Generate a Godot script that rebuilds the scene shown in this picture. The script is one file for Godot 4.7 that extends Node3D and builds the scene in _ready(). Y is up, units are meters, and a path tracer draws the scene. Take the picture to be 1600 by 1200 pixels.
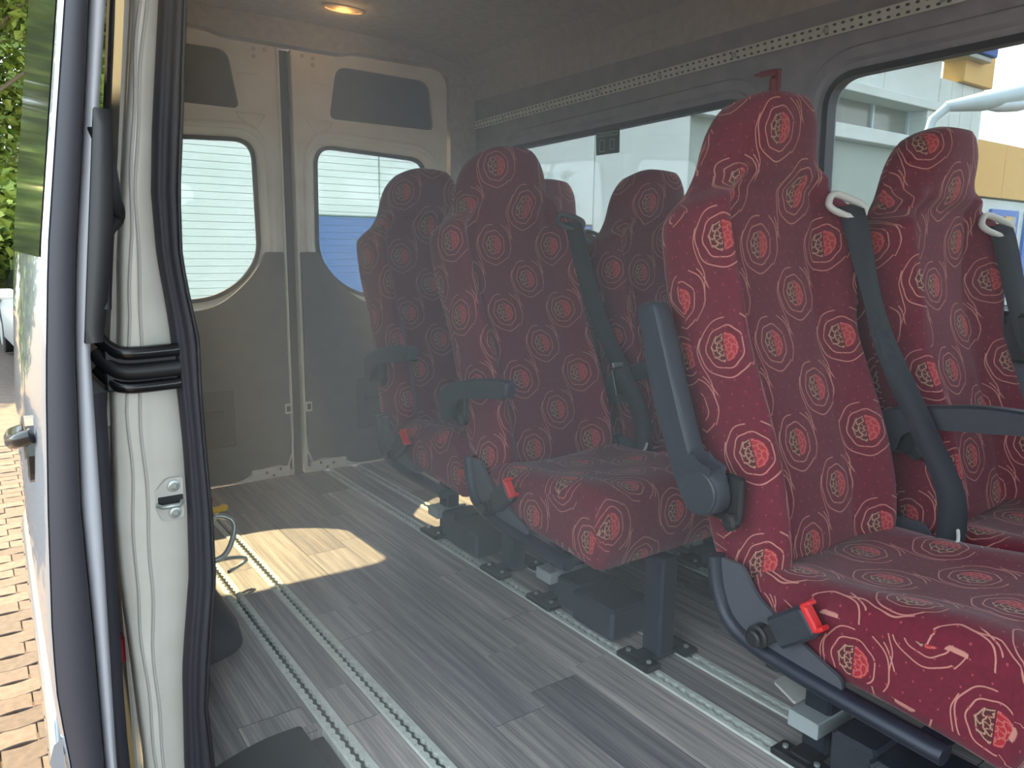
extends Node3D
# A minibus interior seen through its open sliding door: rear = -z (rear doors at z = 0), front = +z, van floor at y = 0.

var M := {}
var rng := RandomNumberGenerator.new()

# ---------------------------------------------------------------- helpers
func mb() -> SurfaceTool:
	var st := SurfaceTool.new()
	st.begin(Mesh.PRIMITIVE_TRIANGLES)
	st.set_smooth_group(-1)
	return st

func done(st: SurfaceTool) -> ArrayMesh:
	st.generate_normals()
	return st.commit()

func put(parent: Node, called: String, shape, mat: Material) -> MeshInstance3D:
	var o := MeshInstance3D.new()
	o.name = called
	o.mesh = done(shape) if shape is SurfaceTool else shape
	o.material_override = mat
	o.cast_shadow = GeometryInstance3D.SHADOW_CASTING_SETTING_ON
	parent.add_child(o, true)
	return o

func tag(o: Node, label: String, category: String, group := "") -> Node:
	o.set_meta("label", label)
	o.set_meta("category", category)
	if group != "":
		o.set_meta("group", group)
	return o

func structure(o: Node, label := "", category := "") -> Node:
	o.set_meta("kind", "structure")
	if label != "":
		o.set_meta("label", label)
		o.set_meta("category", category)
	return o

func stuff(o: Node) -> Node:
	o.set_meta("kind", "stuff")
	return o

func base(called: String, at := Vector3.ZERO) -> Node3D:
	var o := Node3D.new()
	o.name = called
	add_child(o, true)
	o.position = at
	return o

func tri(st: SurfaceTool, a: Vector3, b: Vector3, c: Vector3) -> void:
	st.add_vertex(a); st.add_vertex(b); st.add_vertex(c)

func quad(st: SurfaceTool, a: Vector3, b: Vector3, c: Vector3, d: Vector3) -> void:
	tri(st, a, b, c); tri(st, a, c, d)

# closed or open rings joined into a skin; uvs optional (one more per ring when closed)
func loft(st: SurfaceTool, rings: Array, closed := true, cap0 := true, cap1 := true, smooth := true, uvs := []) -> void:
	st.set_smooth_group(0 if smooth else -1)
	var n: int = rings[0].size()
	var m: int = n if closed else n - 1
	for i in rings.size() - 1:
		var r0: PackedVector3Array = rings[i]
		var r1: PackedVector3Array = rings[i + 1]
		for k in m:
			var k1: int = (k + 1) % n
			var vs := [r0[k], r0[k1], r1[k1], r1[k]]
			var uv := []
			if uvs.size() > 0:
				uv = [uvs[i][k], uvs[i][k + 1], uvs[i + 1][k + 1], uvs[i + 1][k]]
			for j in [0, 1, 2, 0, 2, 3]:
				if uv.size() > 0:
					st.set_uv(uv[j])
				st.add_vertex(vs[j])
	st.set_smooth_group(1 if smooth else -1)
	for e in 2:
		if (e == 0 and not cap0) or (e == 1 and not cap1):
			continue
		var r: PackedVector3Array = rings[0] if e == 0 else rings[rings.size() - 1]
		var c := Vector3.ZERO
		for p in r:
			c += p
		c /= r.size()
		for k in n:
			var k1: int = (k + 1) % n
			var vs2 := [c, r[k1], r[k]] if e == 0 else [c, r[k], r[k1]]
			for v in vs2:
				if uvs.size() > 0:
					st.set_uv(Vector2(v.z / 0.21, -v.y / 0.20))
				st.add_vertex(v)
	st.set_smooth_group(-1)

# box with chamfered edges
func cbox(st: SurfaceTool, xf: Transform3D, s: Vector3, b := 0.004) -> void:
	var rings := []
	var hx := s.x / 2; var hy := s.y / 2; var hz := s.z / 2
	b = min(b, min(hx, min(hy, hz)) * 0.6)
	for e in [[-hy, b], [-hy + b, 0.0], [hy - b, 0.0], [hy, b]]:
		var y: float = e[0]
		var x: float = hx - e[1]; var z: float = hz - e[1]
		var ring := PackedVector3Array()
		for p in [[x - b, -z], [x, -z + b], [x, z - b], [x - b, z], [-x + b, z], [-x, z - b], [-x, -z + b], [-x + b, -z]]:
			ring.append(xf * Vector3(p[0], y, p[1]))
		rings.append(ring)
	loft(st, rings, true, true, true, false)

func at(p: Vector3) -> Transform3D:
	return Transform3D(Basis.IDENTITY, p)

func boxm(c: Vector3, s: Vector3, b := 0.004) -> SurfaceTool:
	var st := mb()
	cbox(st, at(c), s, b)
	return st

func tube(st: SurfaceTool, pts: Array, r: float, n := 10, squash := 1.0) -> void:
	var rings := []
	var side := Vector3.ZERO
	for i in pts.size():
		var a: Vector3 = pts[max(i - 1, 0)]
		var c: Vector3 = pts[min(i + 1, pts.size() - 1)]
		var d := (c - a).normalized()
		if side == Vector3.ZERO:
			side = d.cross(Vector3.UP if abs(d.y) < 0.9 else Vector3.RIGHT).normalized()
		side = (side - d * side.dot(d)).normalized()
		var up := side.cross(d)
		var ring := PackedVector3Array()
		for k in n:
			var t := TAU * k / n
			ring.append(pts[i] + side * cos(t) * r * squash + up * sin(t) * r)
		rings.append(ring)
	loft(st, rings)

func smooth_path(pts: Array, n := 24) -> Array:
	var c := Curve3D.new()
	for i in pts.size():
		var a: Vector3 = pts[max(i - 1, 0)]
		var b: Vector3 = pts[min(i + 1, pts.size() - 1)]
		c.add_point(pts[i], -(b - a) / 6.0, (b - a) / 6.0)
	var out := []
	for i in n + 1:
		out.append(c.sample_baked(c.get_baked_length() * i / n, true))
	return out

# disc / turned shape round the axis of xf.y; profile of [radius, height]
func lathe(st: SurfaceTool, xf: Transform3D, prof: Array, n := 16) -> void:
	var rings := []
	for p in prof:
		var ring := PackedVector3Array()
		for k in n:
			var t := TAU * k / n
			ring.append(xf * Vector3(cos(t) * p[0], p[1], sin(t) * p[0]))
		rings.append(ring)
	loft(st, rings, true, true, true, false)

# plate with holes: local xy outline, front at z = 0, back at z = -depth
func plate(st: SurfaceTool, outer: PackedVector2Array, holes: Array, xf: Transform3D, depth: float) -> void:
	var xs := []
	var lo := 1e9; var hi := -1e9
	for p in outer:
		lo = min(lo, p.x); hi = max(hi, p.x)
	for h in holes:
		var c := 0.0
		for p in h:
			c += p.x
		xs.append(c / h.size())
	xs.sort()
	var cuts := [lo - 1.0]
	cuts.append_array(xs)
	cuts.append(hi + 1.0)
	for i in cuts.size() - 1:
		var slab := PackedVector2Array([Vector2(cuts[i], -50), Vector2(cuts[i + 1], -50), Vector2(cuts[i + 1], 50), Vector2(cuts[i], 50)])
		var pieces: Array = Geometry2D.intersect_polygons(outer, slab) if holes.size() > 0 else [outer]
		for h in holes:
			var next := []
			for p in pieces:
				next.append_array(Geometry2D.clip_polygons(p, h))
			pieces = next
		for p in pieces:
			var idx := Geometry2D.triangulate_polygon(p)
			for k in range(0, idx.size(), 3):
				var v := [p[idx[k]], p[idx[k + 1]], p[idx[k + 2]]]
				var area: float = (v[1] - v[0]).cross(v[2] - v[0])
				if area > 0:
					v = [v[0], v[2], v[1]]
				for z in [0.0, -depth]:
					var o := [0, 1, 2] if z == 0.0 else [0, 2, 1]
					for j in o:
						st.add_vertex(xf * Vector3(v[j].x, v[j].y, z))
	var loops := [outer]
	loops.append_array(holes)
	for l in loops:
		for k in l.size():
			var a: Vector2 = l[k]; var b: Vector2 = l[(k + 1) % l.size()]
			quad(st, xf * Vector3(a.x, a.y, 0), xf * Vector3(b.x, b.y, 0), xf * Vector3(b.x, b.y, -depth), xf * Vector3(a.x, a.y, -depth))

# polygon with rounded corners; pts of [x, y, radius]
func rounded(pts: Array, seg := 5) -> PackedVector2Array:
	var out := PackedVector2Array()
	var n := pts.size()
	for i in n:
		var p := Vector2(pts[i][0], pts[i][1])
		var a := Vector2(pts[(i + n - 1) % n][0], pts[(i + n - 1) % n][1])
		var b := Vector2(pts[(i + 1) % n][0], pts[(i + 1) % n][1])
		var r: float = pts[i][2]
		if r <= 0.0:
			out.append(p)
			continue
		var ra: float = min(r, p.distance_to(a) * 0.49); var rb: float = min(r, p.distance_to(b) * 0.49)
		var s := p + (a - p).normalized() * ra
		var e := p + (b - p).normalized() * rb
		for k in seg + 1:
			var t := float(k) / seg
			out.append(s.lerp(p, t).lerp(p.lerp(e, t), t))
	return out

func rect(x0: float, y0: float, x1: float, y1: float, r := 0.0) -> PackedVector2Array:
	return rounded([[x0, y0, r], [x1, y0, r], [x1, y1, r], [x0, y1, r]])

func contour(p: PackedVector2Array, xf: Transform3D, z: float, grow := 0.0) -> PackedVector3Array:
	var c := Vector2.ZERO
	for q in p:
		c += q
	c /= p.size()
	var out := PackedVector3Array()
	for k in p.size():
		var q := p[k]
		var d := q
		if grow != 0.0:
			var a := p[(k + p.size() - 1) % p.size()]; var b := p[(k + 1) % p.size()]
			var nrm := (b - a).orthogonal().normalized()
			if nrm.dot(q - c) < 0:
				nrm = -nrm
			d = q + nrm * grow
		out.append(xf * Vector3(d.x, d.y, z))
	return out

# rounded rubber or metal frame following a contour
func frame_ring(st: SurfaceTool, p: PackedVector2Array, xf: Transform3D, inn: float, out: float, z0: float, z1: float) -> void:
	loft(st, [contour(p, xf, z0, out), contour(p, xf, z1, out), contour(p, xf, z1, -inn), contour(p, xf, z0, -inn)], true, false, false, false)

func face(st: SurfaceTool, p: PackedVector2Array, xf: Transform3D, depth := 0.004) -> void:
	plate(st, p, [], xf, depth)

# ---------------------------------------------------------------- materials
func mat(called: String, c: Color, rough := 0.6, metal := 0.0) -> StandardMaterial3D:
	var m := StandardMaterial3D.new()
	m.albedo_color = c
	m.roughness = rough
	m.metallic = metal
	M[called] = m
	return m

func c8(r: int, g: int, b: int) -> Color:
	return Color8(r, g, b)

func noise_tex(size: int, freq: float, lo: Color, hi: Color, seed_: int, octaves := 4) -> ImageTexture:
	var f := FastNoiseLite.new()
	f.seed = seed_
	f.frequency = freq
	f.fractal_octaves = octaves
	var nimg := f.get_seamless_image(size, size)
	var img := Image.create(size, size, true, Image.FORMAT_RGB8)
	for y in size:
		for x in size:
			img.set_pixel(x, y, lo.lerp(hi, nimg.get_pixel(x, y).r))
	img.generate_mipmaps()
	return ImageTexture.create_from_image(img)

func relief(m: StandardMaterial3D, size: int, freq: float, strength: float, seed_: int) -> void:
	var f := FastNoiseLite.new()
	f.seed = seed_
	f.frequency = freq
	var img := f.get_seamless_image(size, size)
	img.bump_map_to_normal_map(strength)
	img.generate_mipmaps()
	m.normal_enabled = true
	m.normal_texture = ImageTexture.create_from_image(img)
	m.normal_scale = 0.6

func triplanar(m: StandardMaterial3D, s: float) -> void:
	m.uv1_triplanar = true
	m.uv1_world_triplanar = true
	m.uv1_scale = Vector3(s, s, s)

# woven print of the seat covers: one tile is 0.23 x 0.24 m
func fabric_texture() -> ImageTexture:
	var S := 720
	var img := Image.create(S, S, true, Image.FORMAT_RGB8)
	var f := FastNoiseLite.new()
	f.seed = 5
	f.frequency = 0.02
	var nimg := f.get_seamless_image(S, S)
	for y in S:
		for x in S:
			var n := nimg.get_pixel(x, y).r * 0.6 + rng.randf() * 0.4
			img.set_pixel(x, y, Color8(84, 13, 30).lerp(Color8(112, 21, 46), n))
	var kx := S / 0.21
	var ky := S / 0.20
	var line := Color8(178, 120, 108)
	for cell in [[0.0525, 0.05], [0.1575, 0.15]]:
		var c := Vector2(cell[0], cell[1])
		# wheel motif: pale left half, red right half
		for i in range(-100, 101):
			for j in range(-100, 101):
				var d := Vector2(i, j) * 0.00032
				var r := d.length()
				if r > 0.0275:
					continue
				var a := atan2(d.y, d.x)
				var web := absf(sin(a * 4.0 + sin(r * 420.0) * 0.7)) < 0.34 or absf(fmod(r + 0.0006 * sin(a * 9.0), 0.0098) - 0.005) < 0.0012
				var col := Color8(176, 140, 116) if web else Color8(66, 26, 26)
				if d.x > -0.001:
					col = Color8(190, 98, 88) if web else Color8(164, 32, 44)
				if absf(d.x) < 0.0012:
					col = Color8(80, 14, 28)
				px(img, c + d, kx, ky, S, col)
		stroke(img, c, 0.037, -20, 335, line, kx, ky, S)
		stroke(img, c, 0.053, 40, 268, line, kx, ky, S)
		stroke(img, c, 0.0605, -62, 8, line, kx, ky, S)
		stroke(img, c, 0.068, -48, -12, line, kx, ky, S)
		# flowing line from the left of this wheel to the right of the one below it
		var q := c + Vector2(-0.105, 0.10)
		var pts := [c + Vector2(-0.050, -0.026), c + Vector2(-0.0585, 0.0), c + Vector2(-0.053, 0.030), c + Vector2(-0.044, 0.058), q + Vector2(0.059, -0.014), q + Vector2(0.059, 0.014), q + Vector2(0.045, 0.040)]
		for i in pts.size() - 1:
			for s in 60:
				var t := s / 60.0
				var a0: Vector2 = pts[max(i - 1, 0)]; var a3: Vector2 = pts[min(i + 2, pts.size() - 1)]
				dot(img, pts[i].cubic_interpolate(pts[i + 1], a0, a3, t), 0.00085, line, kx, ky, S)
	for i in 8:
		for j in 8:
			var p := Vector2((i + 0.5 * (j % 2)) * 0.02625 + 0.004, j * 0.025 + 0.012)
			dot(img, p, 0.0014, Color8(150, 56, 68), kx, ky, S)
			dot(img, p + Vector2(0, 0.0014), 0.001, Color8(150, 56, 68), kx, ky, S)
	img.generate_mipmaps()
	return ImageTexture.create_from_image(img)

func px(img: Image, p: Vector2, kx: float, ky: float, S: int, col: Color) -> void:
	img.set_pixel(posmod(int(p.x * kx), S), posmod(int(p.y * ky), S), col)

func dot(img: Image, p: Vector2, r: float, col: Color, kx: float, ky: float, S: int) -> void:
	var n := int(r * kx) + 1
	for i in range(-n, n + 1):
		for j in range(-n, n + 1):
			if Vector2(i, j).length() <= r * kx + 0.3:
				img.set_pixel(posmod(int(p.x * kx) + i, S), posmod(int(p.y * ky) + j, S), col)

func stroke(img: Image, c: Vector2, r: float, a0: float, a1: float, col: Color, kx: float, ky: float, S: int) -> void:
	var n := int(absf(a1 - a0) * r * 60.0) + 8
	for i in n + 1:
		var a := deg_to_rad(lerpf(a0, a1, float(i) / n))
		var rr := r + 0.0011 * sin(a * 7.0 + r * 300.0)
		dot(img, c + Vector2(cos(a) * rr, sin(a) * rr * 1.06), 0.0009 + 0.0003 * sin(i * 0.9), col, kx, ky, S)

func wood_texture() -> ImageTexture:
	var W := 256; var H := 512
	var f := FastNoiseLite.new()
	f.seed = 21
	f.fractal_octaves = 4
	f.frequency = 1.0
	var img := Image.create(W, H, true, Image.FORMAT_RGB8)
	for y in H:
		for x in W:
			var g := f.get_noise_2d(x * 0.11, y * 0.0045) * 0.6 + f.get_noise_2d(x * 0.021 + 40.0, y * 0.003) * 0.7
			var fine := f.get_noise_2d(x * 0.6, y * 0.03 + 90.0) * 0.3
			var v := clampf(0.5 + g + fine, 0.0, 1.0)
			img.set_pixel(x, y, Color8(138, 136, 140).lerp(Color8(214, 208, 204), v))
	img.generate_mipmaps()
	return ImageTexture.create_from_image(img)

func make_materials() -> void:
	var fb := mat("fabric", Color.WHITE, 0.92)
	fb.albedo_texture = fabric_texture()
	fb.rim_enabled = true
	fb.rim = 0.25
	fb.rim_tint = 0.6
	mat("foam", c8(236, 186, 84), 0.9)
	mat("steel", c8(38, 42, 54), 0.42, 0.25)
	mat("plate_grey", c8(70, 72, 80), 0.55)
	mat("plastic", c8(42, 45, 54), 0.5)
	relief(M.plastic, 128, 0.2, 1.2, 3)
	triplanar(M.plastic, 9.0)
	mat("armrest", c8(48, 51, 60), 0.48)
	relief(M.armrest, 128, 0.25, 1.4, 8)
	triplanar(M.armrest, 12.0)
	mat("belt", c8(30, 32, 40), 0.75)
	mat("guide_pale", c8(196, 196, 188), 0.45)
	mat("guide_dark", c8(66, 70, 72), 0.5)
	mat("red", c8(206, 40, 42), 0.4)
	mat("zinc", c8(186, 192, 190), 0.38, 0.7)
	mat("bracket", c8(168, 176, 176), 0.5, 0.2)
	var al := mat("alu", c8(224, 228, 220), 0.5, 0.1)
	al.albedo_texture = noise_tex(128, 0.05, Color(0.86, 0.86, 0.86), Color(1, 1, 1), 31)
	triplanar(al, 4.0)
	mat("slot", c8(70, 76, 72), 0.7)
	var wood := wood_texture()
	var tones := [c8(206, 203, 200), c8(172, 170, 172), c8(236, 230, 224), c8(190, 188, 190)]
	for i in 4:
		var w := mat("plank%d" % i, tones[i], 0.5)
		w.albedo_texture = wood
	mat("sub_floor", c8(46, 46, 50), 0.8)
	var tr := mat("lining", c8(190, 185, 184), 0.95)
	tr.albedo_texture = noise_tex(256, 0.03, Color(0.88, 0.88, 0.88), Color(1, 1, 1), 4)
	relief(tr, 256, 0.35, 2.0, 6)
	triplanar(tr, 3.0)
	var td := mat("trim_dark", c8(92, 92, 96), 0.85)
	td.albedo_texture = noise_tex(256, 0.02, Color(0.86, 0.86, 0.88), Color(1, 1, 1), 14)
	triplanar(td, 2.0)
	var wn := mat("wall_lining", c8(160, 160, 167), 0.9)
	wn.albedo_texture = td.albedo_texture
	triplanar(wn, 2.0)
	var pw := mat("paint_white", c8(238, 236, 229), 0.42)
	pw.albedo_texture = noise_tex(256, 0.012, Color(0.93, 0.92, 0.9), Color(1, 1, 1), 9)
	triplanar(pw, 1.6)
	var sk := mat("paint_gloss", c8(128, 132, 138), 0.12)
	sk.clearcoat_enabled = true
	sk.clearcoat = 1.0
	sk.clearcoat_roughness = 0.03
	mat("paint_grey", c8(172, 174, 182), 0.4)
	mat("sealant", c8(198, 196, 190), 0.6)
	mat("rubber", c8(50, 50, 58), 0.6)
	mat("black", c8(30, 31, 35), 0.45)
	mat("black_gloss", c8(24, 25, 28), 0.2)
	mat("lens", c8(240, 214, 180), 0.35)
	mat("bulb", c8(255, 200, 120), 0.4)
	M.bulb.emission_enabled = true
	M.bulb.emission = c8(255, 176, 84)
	M.bulb.emission_energy_multiplier = 0.2
	mat("yellow", c8(246, 196, 40), 0.5)
	mat("hammer_red", c8(140, 36, 44), 0.6)
	mat("sticker", c8(34, 58, 50), 0.6)
	mat("sticker_ink", c8(150, 176, 164), 0.6)
	glass("glass", Color(0.50, 0.82, 0.80, 0.20))
	glass("glass_side", Color(0.34, 0.56, 0.56, 0.36))
	glass("glass_dark", Color(0.10, 0.13, 0.13, 0.72))
	glass("glass_clear", Color(0.9, 0.95, 0.95, 0.08))
	mat("wire", c8(110, 124, 124), 0.7)
	# outside
	var wl := mat("panel_white", c8(198, 206, 203), 0.6)
	wl.albedo_texture = noise_tex(256, 0.01, Color(0.93, 0.94, 0.93), Color(1, 1, 1), 17)
	triplanar(wl, 0.5)
	mat("panel_blue", c8(24, 56, 140), 0.6)
	mat("panel_yellow", c8(200, 156, 70), 0.6)
	mat("bay_glass", c8(120, 116, 104), 0.15)
	mat("bay_grey", c8(150, 160, 152), 0.7)
	mat("frame_blue", c8(62, 92, 176), 0.5)
	mat("lamp_grey", c8(176, 190, 196), 0.5)
	for i in 3:
		var pv := mat("paver%d" % i, [c8(86, 72, 66), c8(78, 66, 61), c8(94, 80, 73)][i], 0.9)
		pv.albedo_texture = noise_tex(128, 0.06, Color(0.8, 0.8, 0.8), Color(1, 1, 1), 40 + i)
		triplanar(pv, 3.0)
	mat("ground", c8(98, 84, 76), 0.95)
	M.ground.albedo_texture = noise_tex(256, 0.03, Color(0.8, 0.8, 0.8), Color(1, 1, 1), 60)
	triplanar(M.ground, 0.8)
	var lf := mat("leaf", c8(120, 158, 52), 0.6)
	lf.vertex_color_use_as_albedo = true
	lf.albedo_color = Color.WHITE
	lf.backlight_enabled = true
	lf.backlight = Color(0.24, 0.32, 0.06)
	mat("bark", c8(92, 78, 62), 0.9)
	mat("car_white", c8(232, 234, 236), 0.2)
	mat("car_glass", c8(40, 48, 54), 0.08)
	mat("tyre", c8(34, 34, 36), 0.8)
	mat("headlight", c8(200, 210, 216), 0.1)
	mat("roof_tile", c8(196, 128, 98), 0.8)

func glass(called: String, c: Color) -> void:
	var m := mat(called, c, 0.02)
	m.transparency = BaseMaterial3D.TRANSPARENCY_ALPHA
	m.metallic_specular = 0.5

# ---------------------------------------------------------------- set-up
func _ready() -> void:
	rng.seed = 12
	var cam := Camera3D.new()
	cam.name = "camera"
	cam.transform = Transform3D(Basis(Vector3(0.81435385, 0.01203337, 0.58024391), Vector3(0.09219365, 0.98440769, -0.14980596), Vector3(-0.57299924, 0.17548987, 0.8005468)).orthonormalized(), Vector3(-1.117, 1.0, 3.2))
	cam.fov = rad_to_deg(2.0 * atan(600.0 / 1181.0))
	cam.near = 0.02
	add_child(cam)
	cam.current = true
	var we := WorldEnvironment.new()
	we.name = "environment"
	var env := Environment.new()
	var sky := Sky.new()
	var sm := ProceduralSkyMaterial.new()
	sm.sky_top_color = c8(172, 186, 196)
	sm.sky_horizon_color = c8(180, 196, 200)
	sm.ground_bottom_color = c8(150, 136, 122)
	sm.ground_horizon_color = c8(200, 206, 204)
	sm.sky_energy_multiplier = 1.0
	sm.sun_angle_max = 0.0
	sky.sky_material = sm
	env.background_mode = Environment.BG_SKY
	env.sky = sky
	env.background_energy_multiplier = 1.0
	env.tonemap_mode = Environment.TONE_MAPPER_LINEAR
	env.tonemap_exposure = 9.0
	env.sdfgi_enabled = true
	env.ssao_enabled = true
	env.ssil_enabled = true
	we.environment = env
	add_child(we)
	var sun := DirectionalLight3D.new()
	sun.name = "sun"
	sun.light_color = Color(1.0, 0.90, 0.68)
	sun.light_energy = 0.92
	sun.light_angular_distance = 0.6
	sun.shadow_enabled = true
	sun.look_at_from_position(Vector3(0, 1, -0.80), Vector3(0.03, 0, 0), Vector3.UP)
	add_child(sun)
	make_materials()
	build_haze(env)
	build_shell()
	build_rear_doors()
	build_side_windows()
	build_entrance()
	build_rails()
	build_seats()
	build_fittings()
	build_outside()

# ---------------------------------------------------------------- shell
const LEAN := 0.045

func wall_xf(x0: float) -> Transform3D:  # local x = world z, local y = up the leaning far wall, local z = into the room
	var s := sin(LEAN); var c := cos(LEAN)
	return Transform3D(Basis(Vector3(0, 0, 1), Vector3(-s, c, 0), Vector3(-c, -s, 0)), Vector3(x0, 0, 0))

const WIN_A := [[0.26, 0.93, 0.09], [1.60, 0.93, 0.09], [1.60, 1.475, 0.09], [0.26, 1.445, 0.09]]
const WIN_B := [[1.868, 0.86, 0.09], [3.05, 0.86, 0.09], [3.05, 1.512, 0.09], [1.868, 1.49, 0.09]]

func build_shell() -> void:
	# floor: planks between the seat rails, on a dark sub floor
	var fl := base("floor")
	structure(fl, "grey wood plank floor of the minibus between metal rails", "floor")
	put(fl, "sub_floor", boxm(Vector3(0.175, -0.045, 2.45), Vector3(1.62, 0.05, 4.9), 0.002), M.sub_floor)
	put(fl, "sub_floor", boxm(Vector3(-0.765, -0.045, 0.905), Vector3(0.26, 0.05, 1.81), 0.002), M.sub_floor)
	var zones := [[-0.893, -0.594, 2, 1.8], [-0.552, -0.469, 1, 4.85], [-0.427, 0.115, 4, 4.85], [0.157, 0.248, 1, 4.85], [0.290, 0.679, 3, 4.85], [0.721, 0.809, 1, 4.85], [0.851, 0.985, 1, 4.85]]
	var cache := {}
	var col := 0
	for zn in zones:
		var w: float = (zn[1] - zn[0]) / zn[2]
		for i in zn[2]:
			var z := -0.35 * fmod(col * 1.618, 1.0) * 2.4
			col += 1
			while z < zn[3] - 0.02:
				var z0: float = max(z, 0.004)
				var z1: float = min(z + [0.92, 1.1, 0.92, 1.3][rng.randi() % 4], zn[3])
				z = z1
				if z1 - z0 < 0.05:
					continue
				var st := mb()
				var x0: float = zn[0] + i * w + 0.0004; var x1: float = zn[0] + (i + 1) * w - 0.0004
				plank(st, x0, x1, z0 + 0.0004, z1 - 0.0004, rng.randf() * 3.0)
				put(fl, "plank", st, M["plank%d" % (rng.randi() % 4)])
	# ceiling with its side curves, one thick shell
	var inner := [[0.93, 1.60], [0.926, 1.68], [0.912, 1.75], [0.88, 1.80], [0.81, 1.845], [0.66, 1.878], [0.4, 1.896], [0.0, 1.902], [-0.4, 1.896], [-0.66, 1.878], [-0.77, 1.845], [-0.81, 1.80], [-0.825, 1.75]]
	var st2 := mb()
	var rings := []
	for z in [-0.1, 5.0]:
		var ring := PackedVector3Array()
		for p in inner:
			ring.append(Vector3(p[0], p[1], z))
		for i in range(inner.size() - 1, -1, -1):
			ring.append(Vector3(inner[i][0] * (1.075 if inner[i][0] > 0 else 1.03), inner[i][1] + (0.06 if i > 2 and i < 10 else 0.02), z))
		rings.append(ring)
	loft(st2, rings, true, true, true, false)
	structure(put(self, "ceiling", st2, M.lining), "grey fabric lined ceiling curving into the side walls", "ceiling")
	# far wall with its two windows
	var w1 := rounded(WIN_A); var w2 := rounded(WIN_B)
	var cab := rounded([[3.5, 0.85, 0.08], [4.5, 0.85, 0.08], [4.3, 1.45, 0.08], [3.5, 1.45, 0.08]])
	var st3 := mb()
	plate(st3, rect(-0.1, -0.02, 5.0, 1.70), [w1, w2, cab], wall_xf(1.0), 0.05)
	structure(put(self, "wall_right", st3, M.wall_lining), "dark grey lined side wall around the wide windows", "wall")
	# rear surround of the door opening
	var op := rounded([[-0.785, -0.3, 0], [0.79, -0.3, 0], [0.79, 1.822, 0.09], [0.33, 1.822, 0.02], [0.26, 1.805, 0.02], [-0.23, 1.805, 0.02], [-0.30, 1.822, 0.02], [-0.785, 1.822, 0.09]])
	var st4 := mb()
	plate(st4, PackedVector2Array([Vector2(-0.945, -0.4), Vector2(1.0, -0.4), Vector2(1.0, 1.60), Vector2(0.93, 1.80), Vector2(0.6, 1.93), Vector2(-0.6, 1.93), Vector2(-0.83, 1.82), Vector2(-0.85, 1.6), Vector2(-0.945, 0.65)]), [op], Transform3D(Basis.IDENTITY, Vector3(0, 0, 0.015)), 0.12)
	var rear: Node3D = put(self, "wall_rear", st4, M.lining)
	structure(rear, "grey lined rear surround framing the two rear doors", "wall")
	# near wall behind the sliding door, outer skin with a dark window
	var nw := base("wall_left")
	structure(nw, "white body side behind the open sliding door", "wall")
	put(nw, "lower_panel", boxm(Vector3(-0.925, 0.2, 0.86), Vector3(0.05, 1.0, 1.87), 0.004), M.paint_white)
	var s := 0.11
	var bs := Basis(Vector3(0, 0, -1), Vector3(sin(s), cos(s), 0), Vector3(-cos(s), sin(s), 0))
	var xf := Transform3D(bs, Vector3(-0.951, 0.70, 0))
	var hole := rect(-1.66, 0.17, -0.35, 0.80, 0.09)
	var st5 := mb()
	plate(st5, rect(-1.80, 0.0, 0.1, 1.08), [hole], xf, 0.05)
	put(nw, "upper_panel", st5, M.paint_white)
	var st6 := mb()
	face(st6, hole, xf * at(Vector3(0, 0, -0.004)), 0.004)
	put(nw, "pane", st6, M.glass_dark)
	var st7 := mb()
	frame_ring(st7, hole, xf, 0.012, 0.02, -0.006, 0.005)
	put(nw, "rubber_frame", st7, M.rubber)
	# cab side and front of the van (behind the photographer): pillars, bulkhead edge, windscreen opening
	var st8 := mb()
	plate(st8, rect(-5.0, -0.02, -3.2, 1.78), [rounded([[-4.5, 0.85, 0.08], [-3.5, 0.85, 0.08], [-3.5, 1.45, 0.08], [-4.3, 1.45, 0.08]])], Transform3D(Basis(Vector3(0, 0, -1), Vector3(0, 1, 0), Vector3(-1, 0, 0)), Vector3(-0.95, 0, 0)), 0.05)
	plate(st8, rect(-3.25, 1.66, -1.75, 1.80), [], Transform3D(Basis(Vector3(0, 0, -1), Vector3(0, 1, 0), Vector3(-1, 0, 0)), Vector3(-0.93, 0, 0)), 0.05)
	structure(put(self, "wall_cab", st8, M.trim_dark), "cab side wall ahead of the door opening", "wall")
	var st9 := mb()
	plate(st9, rect(-0.98, -0.1, 1.0, 1.93), [rect(-0.8, 0.75, 0.8, 1.6, 0.1)], Transform3D(Basis.IDENTITY, Vector3(0, 0, 4.95)), 0.05)
	structure(put(self, "wall_front", st9, M.trim_dark), "cab front with the windscreen opening", "wall")

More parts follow.
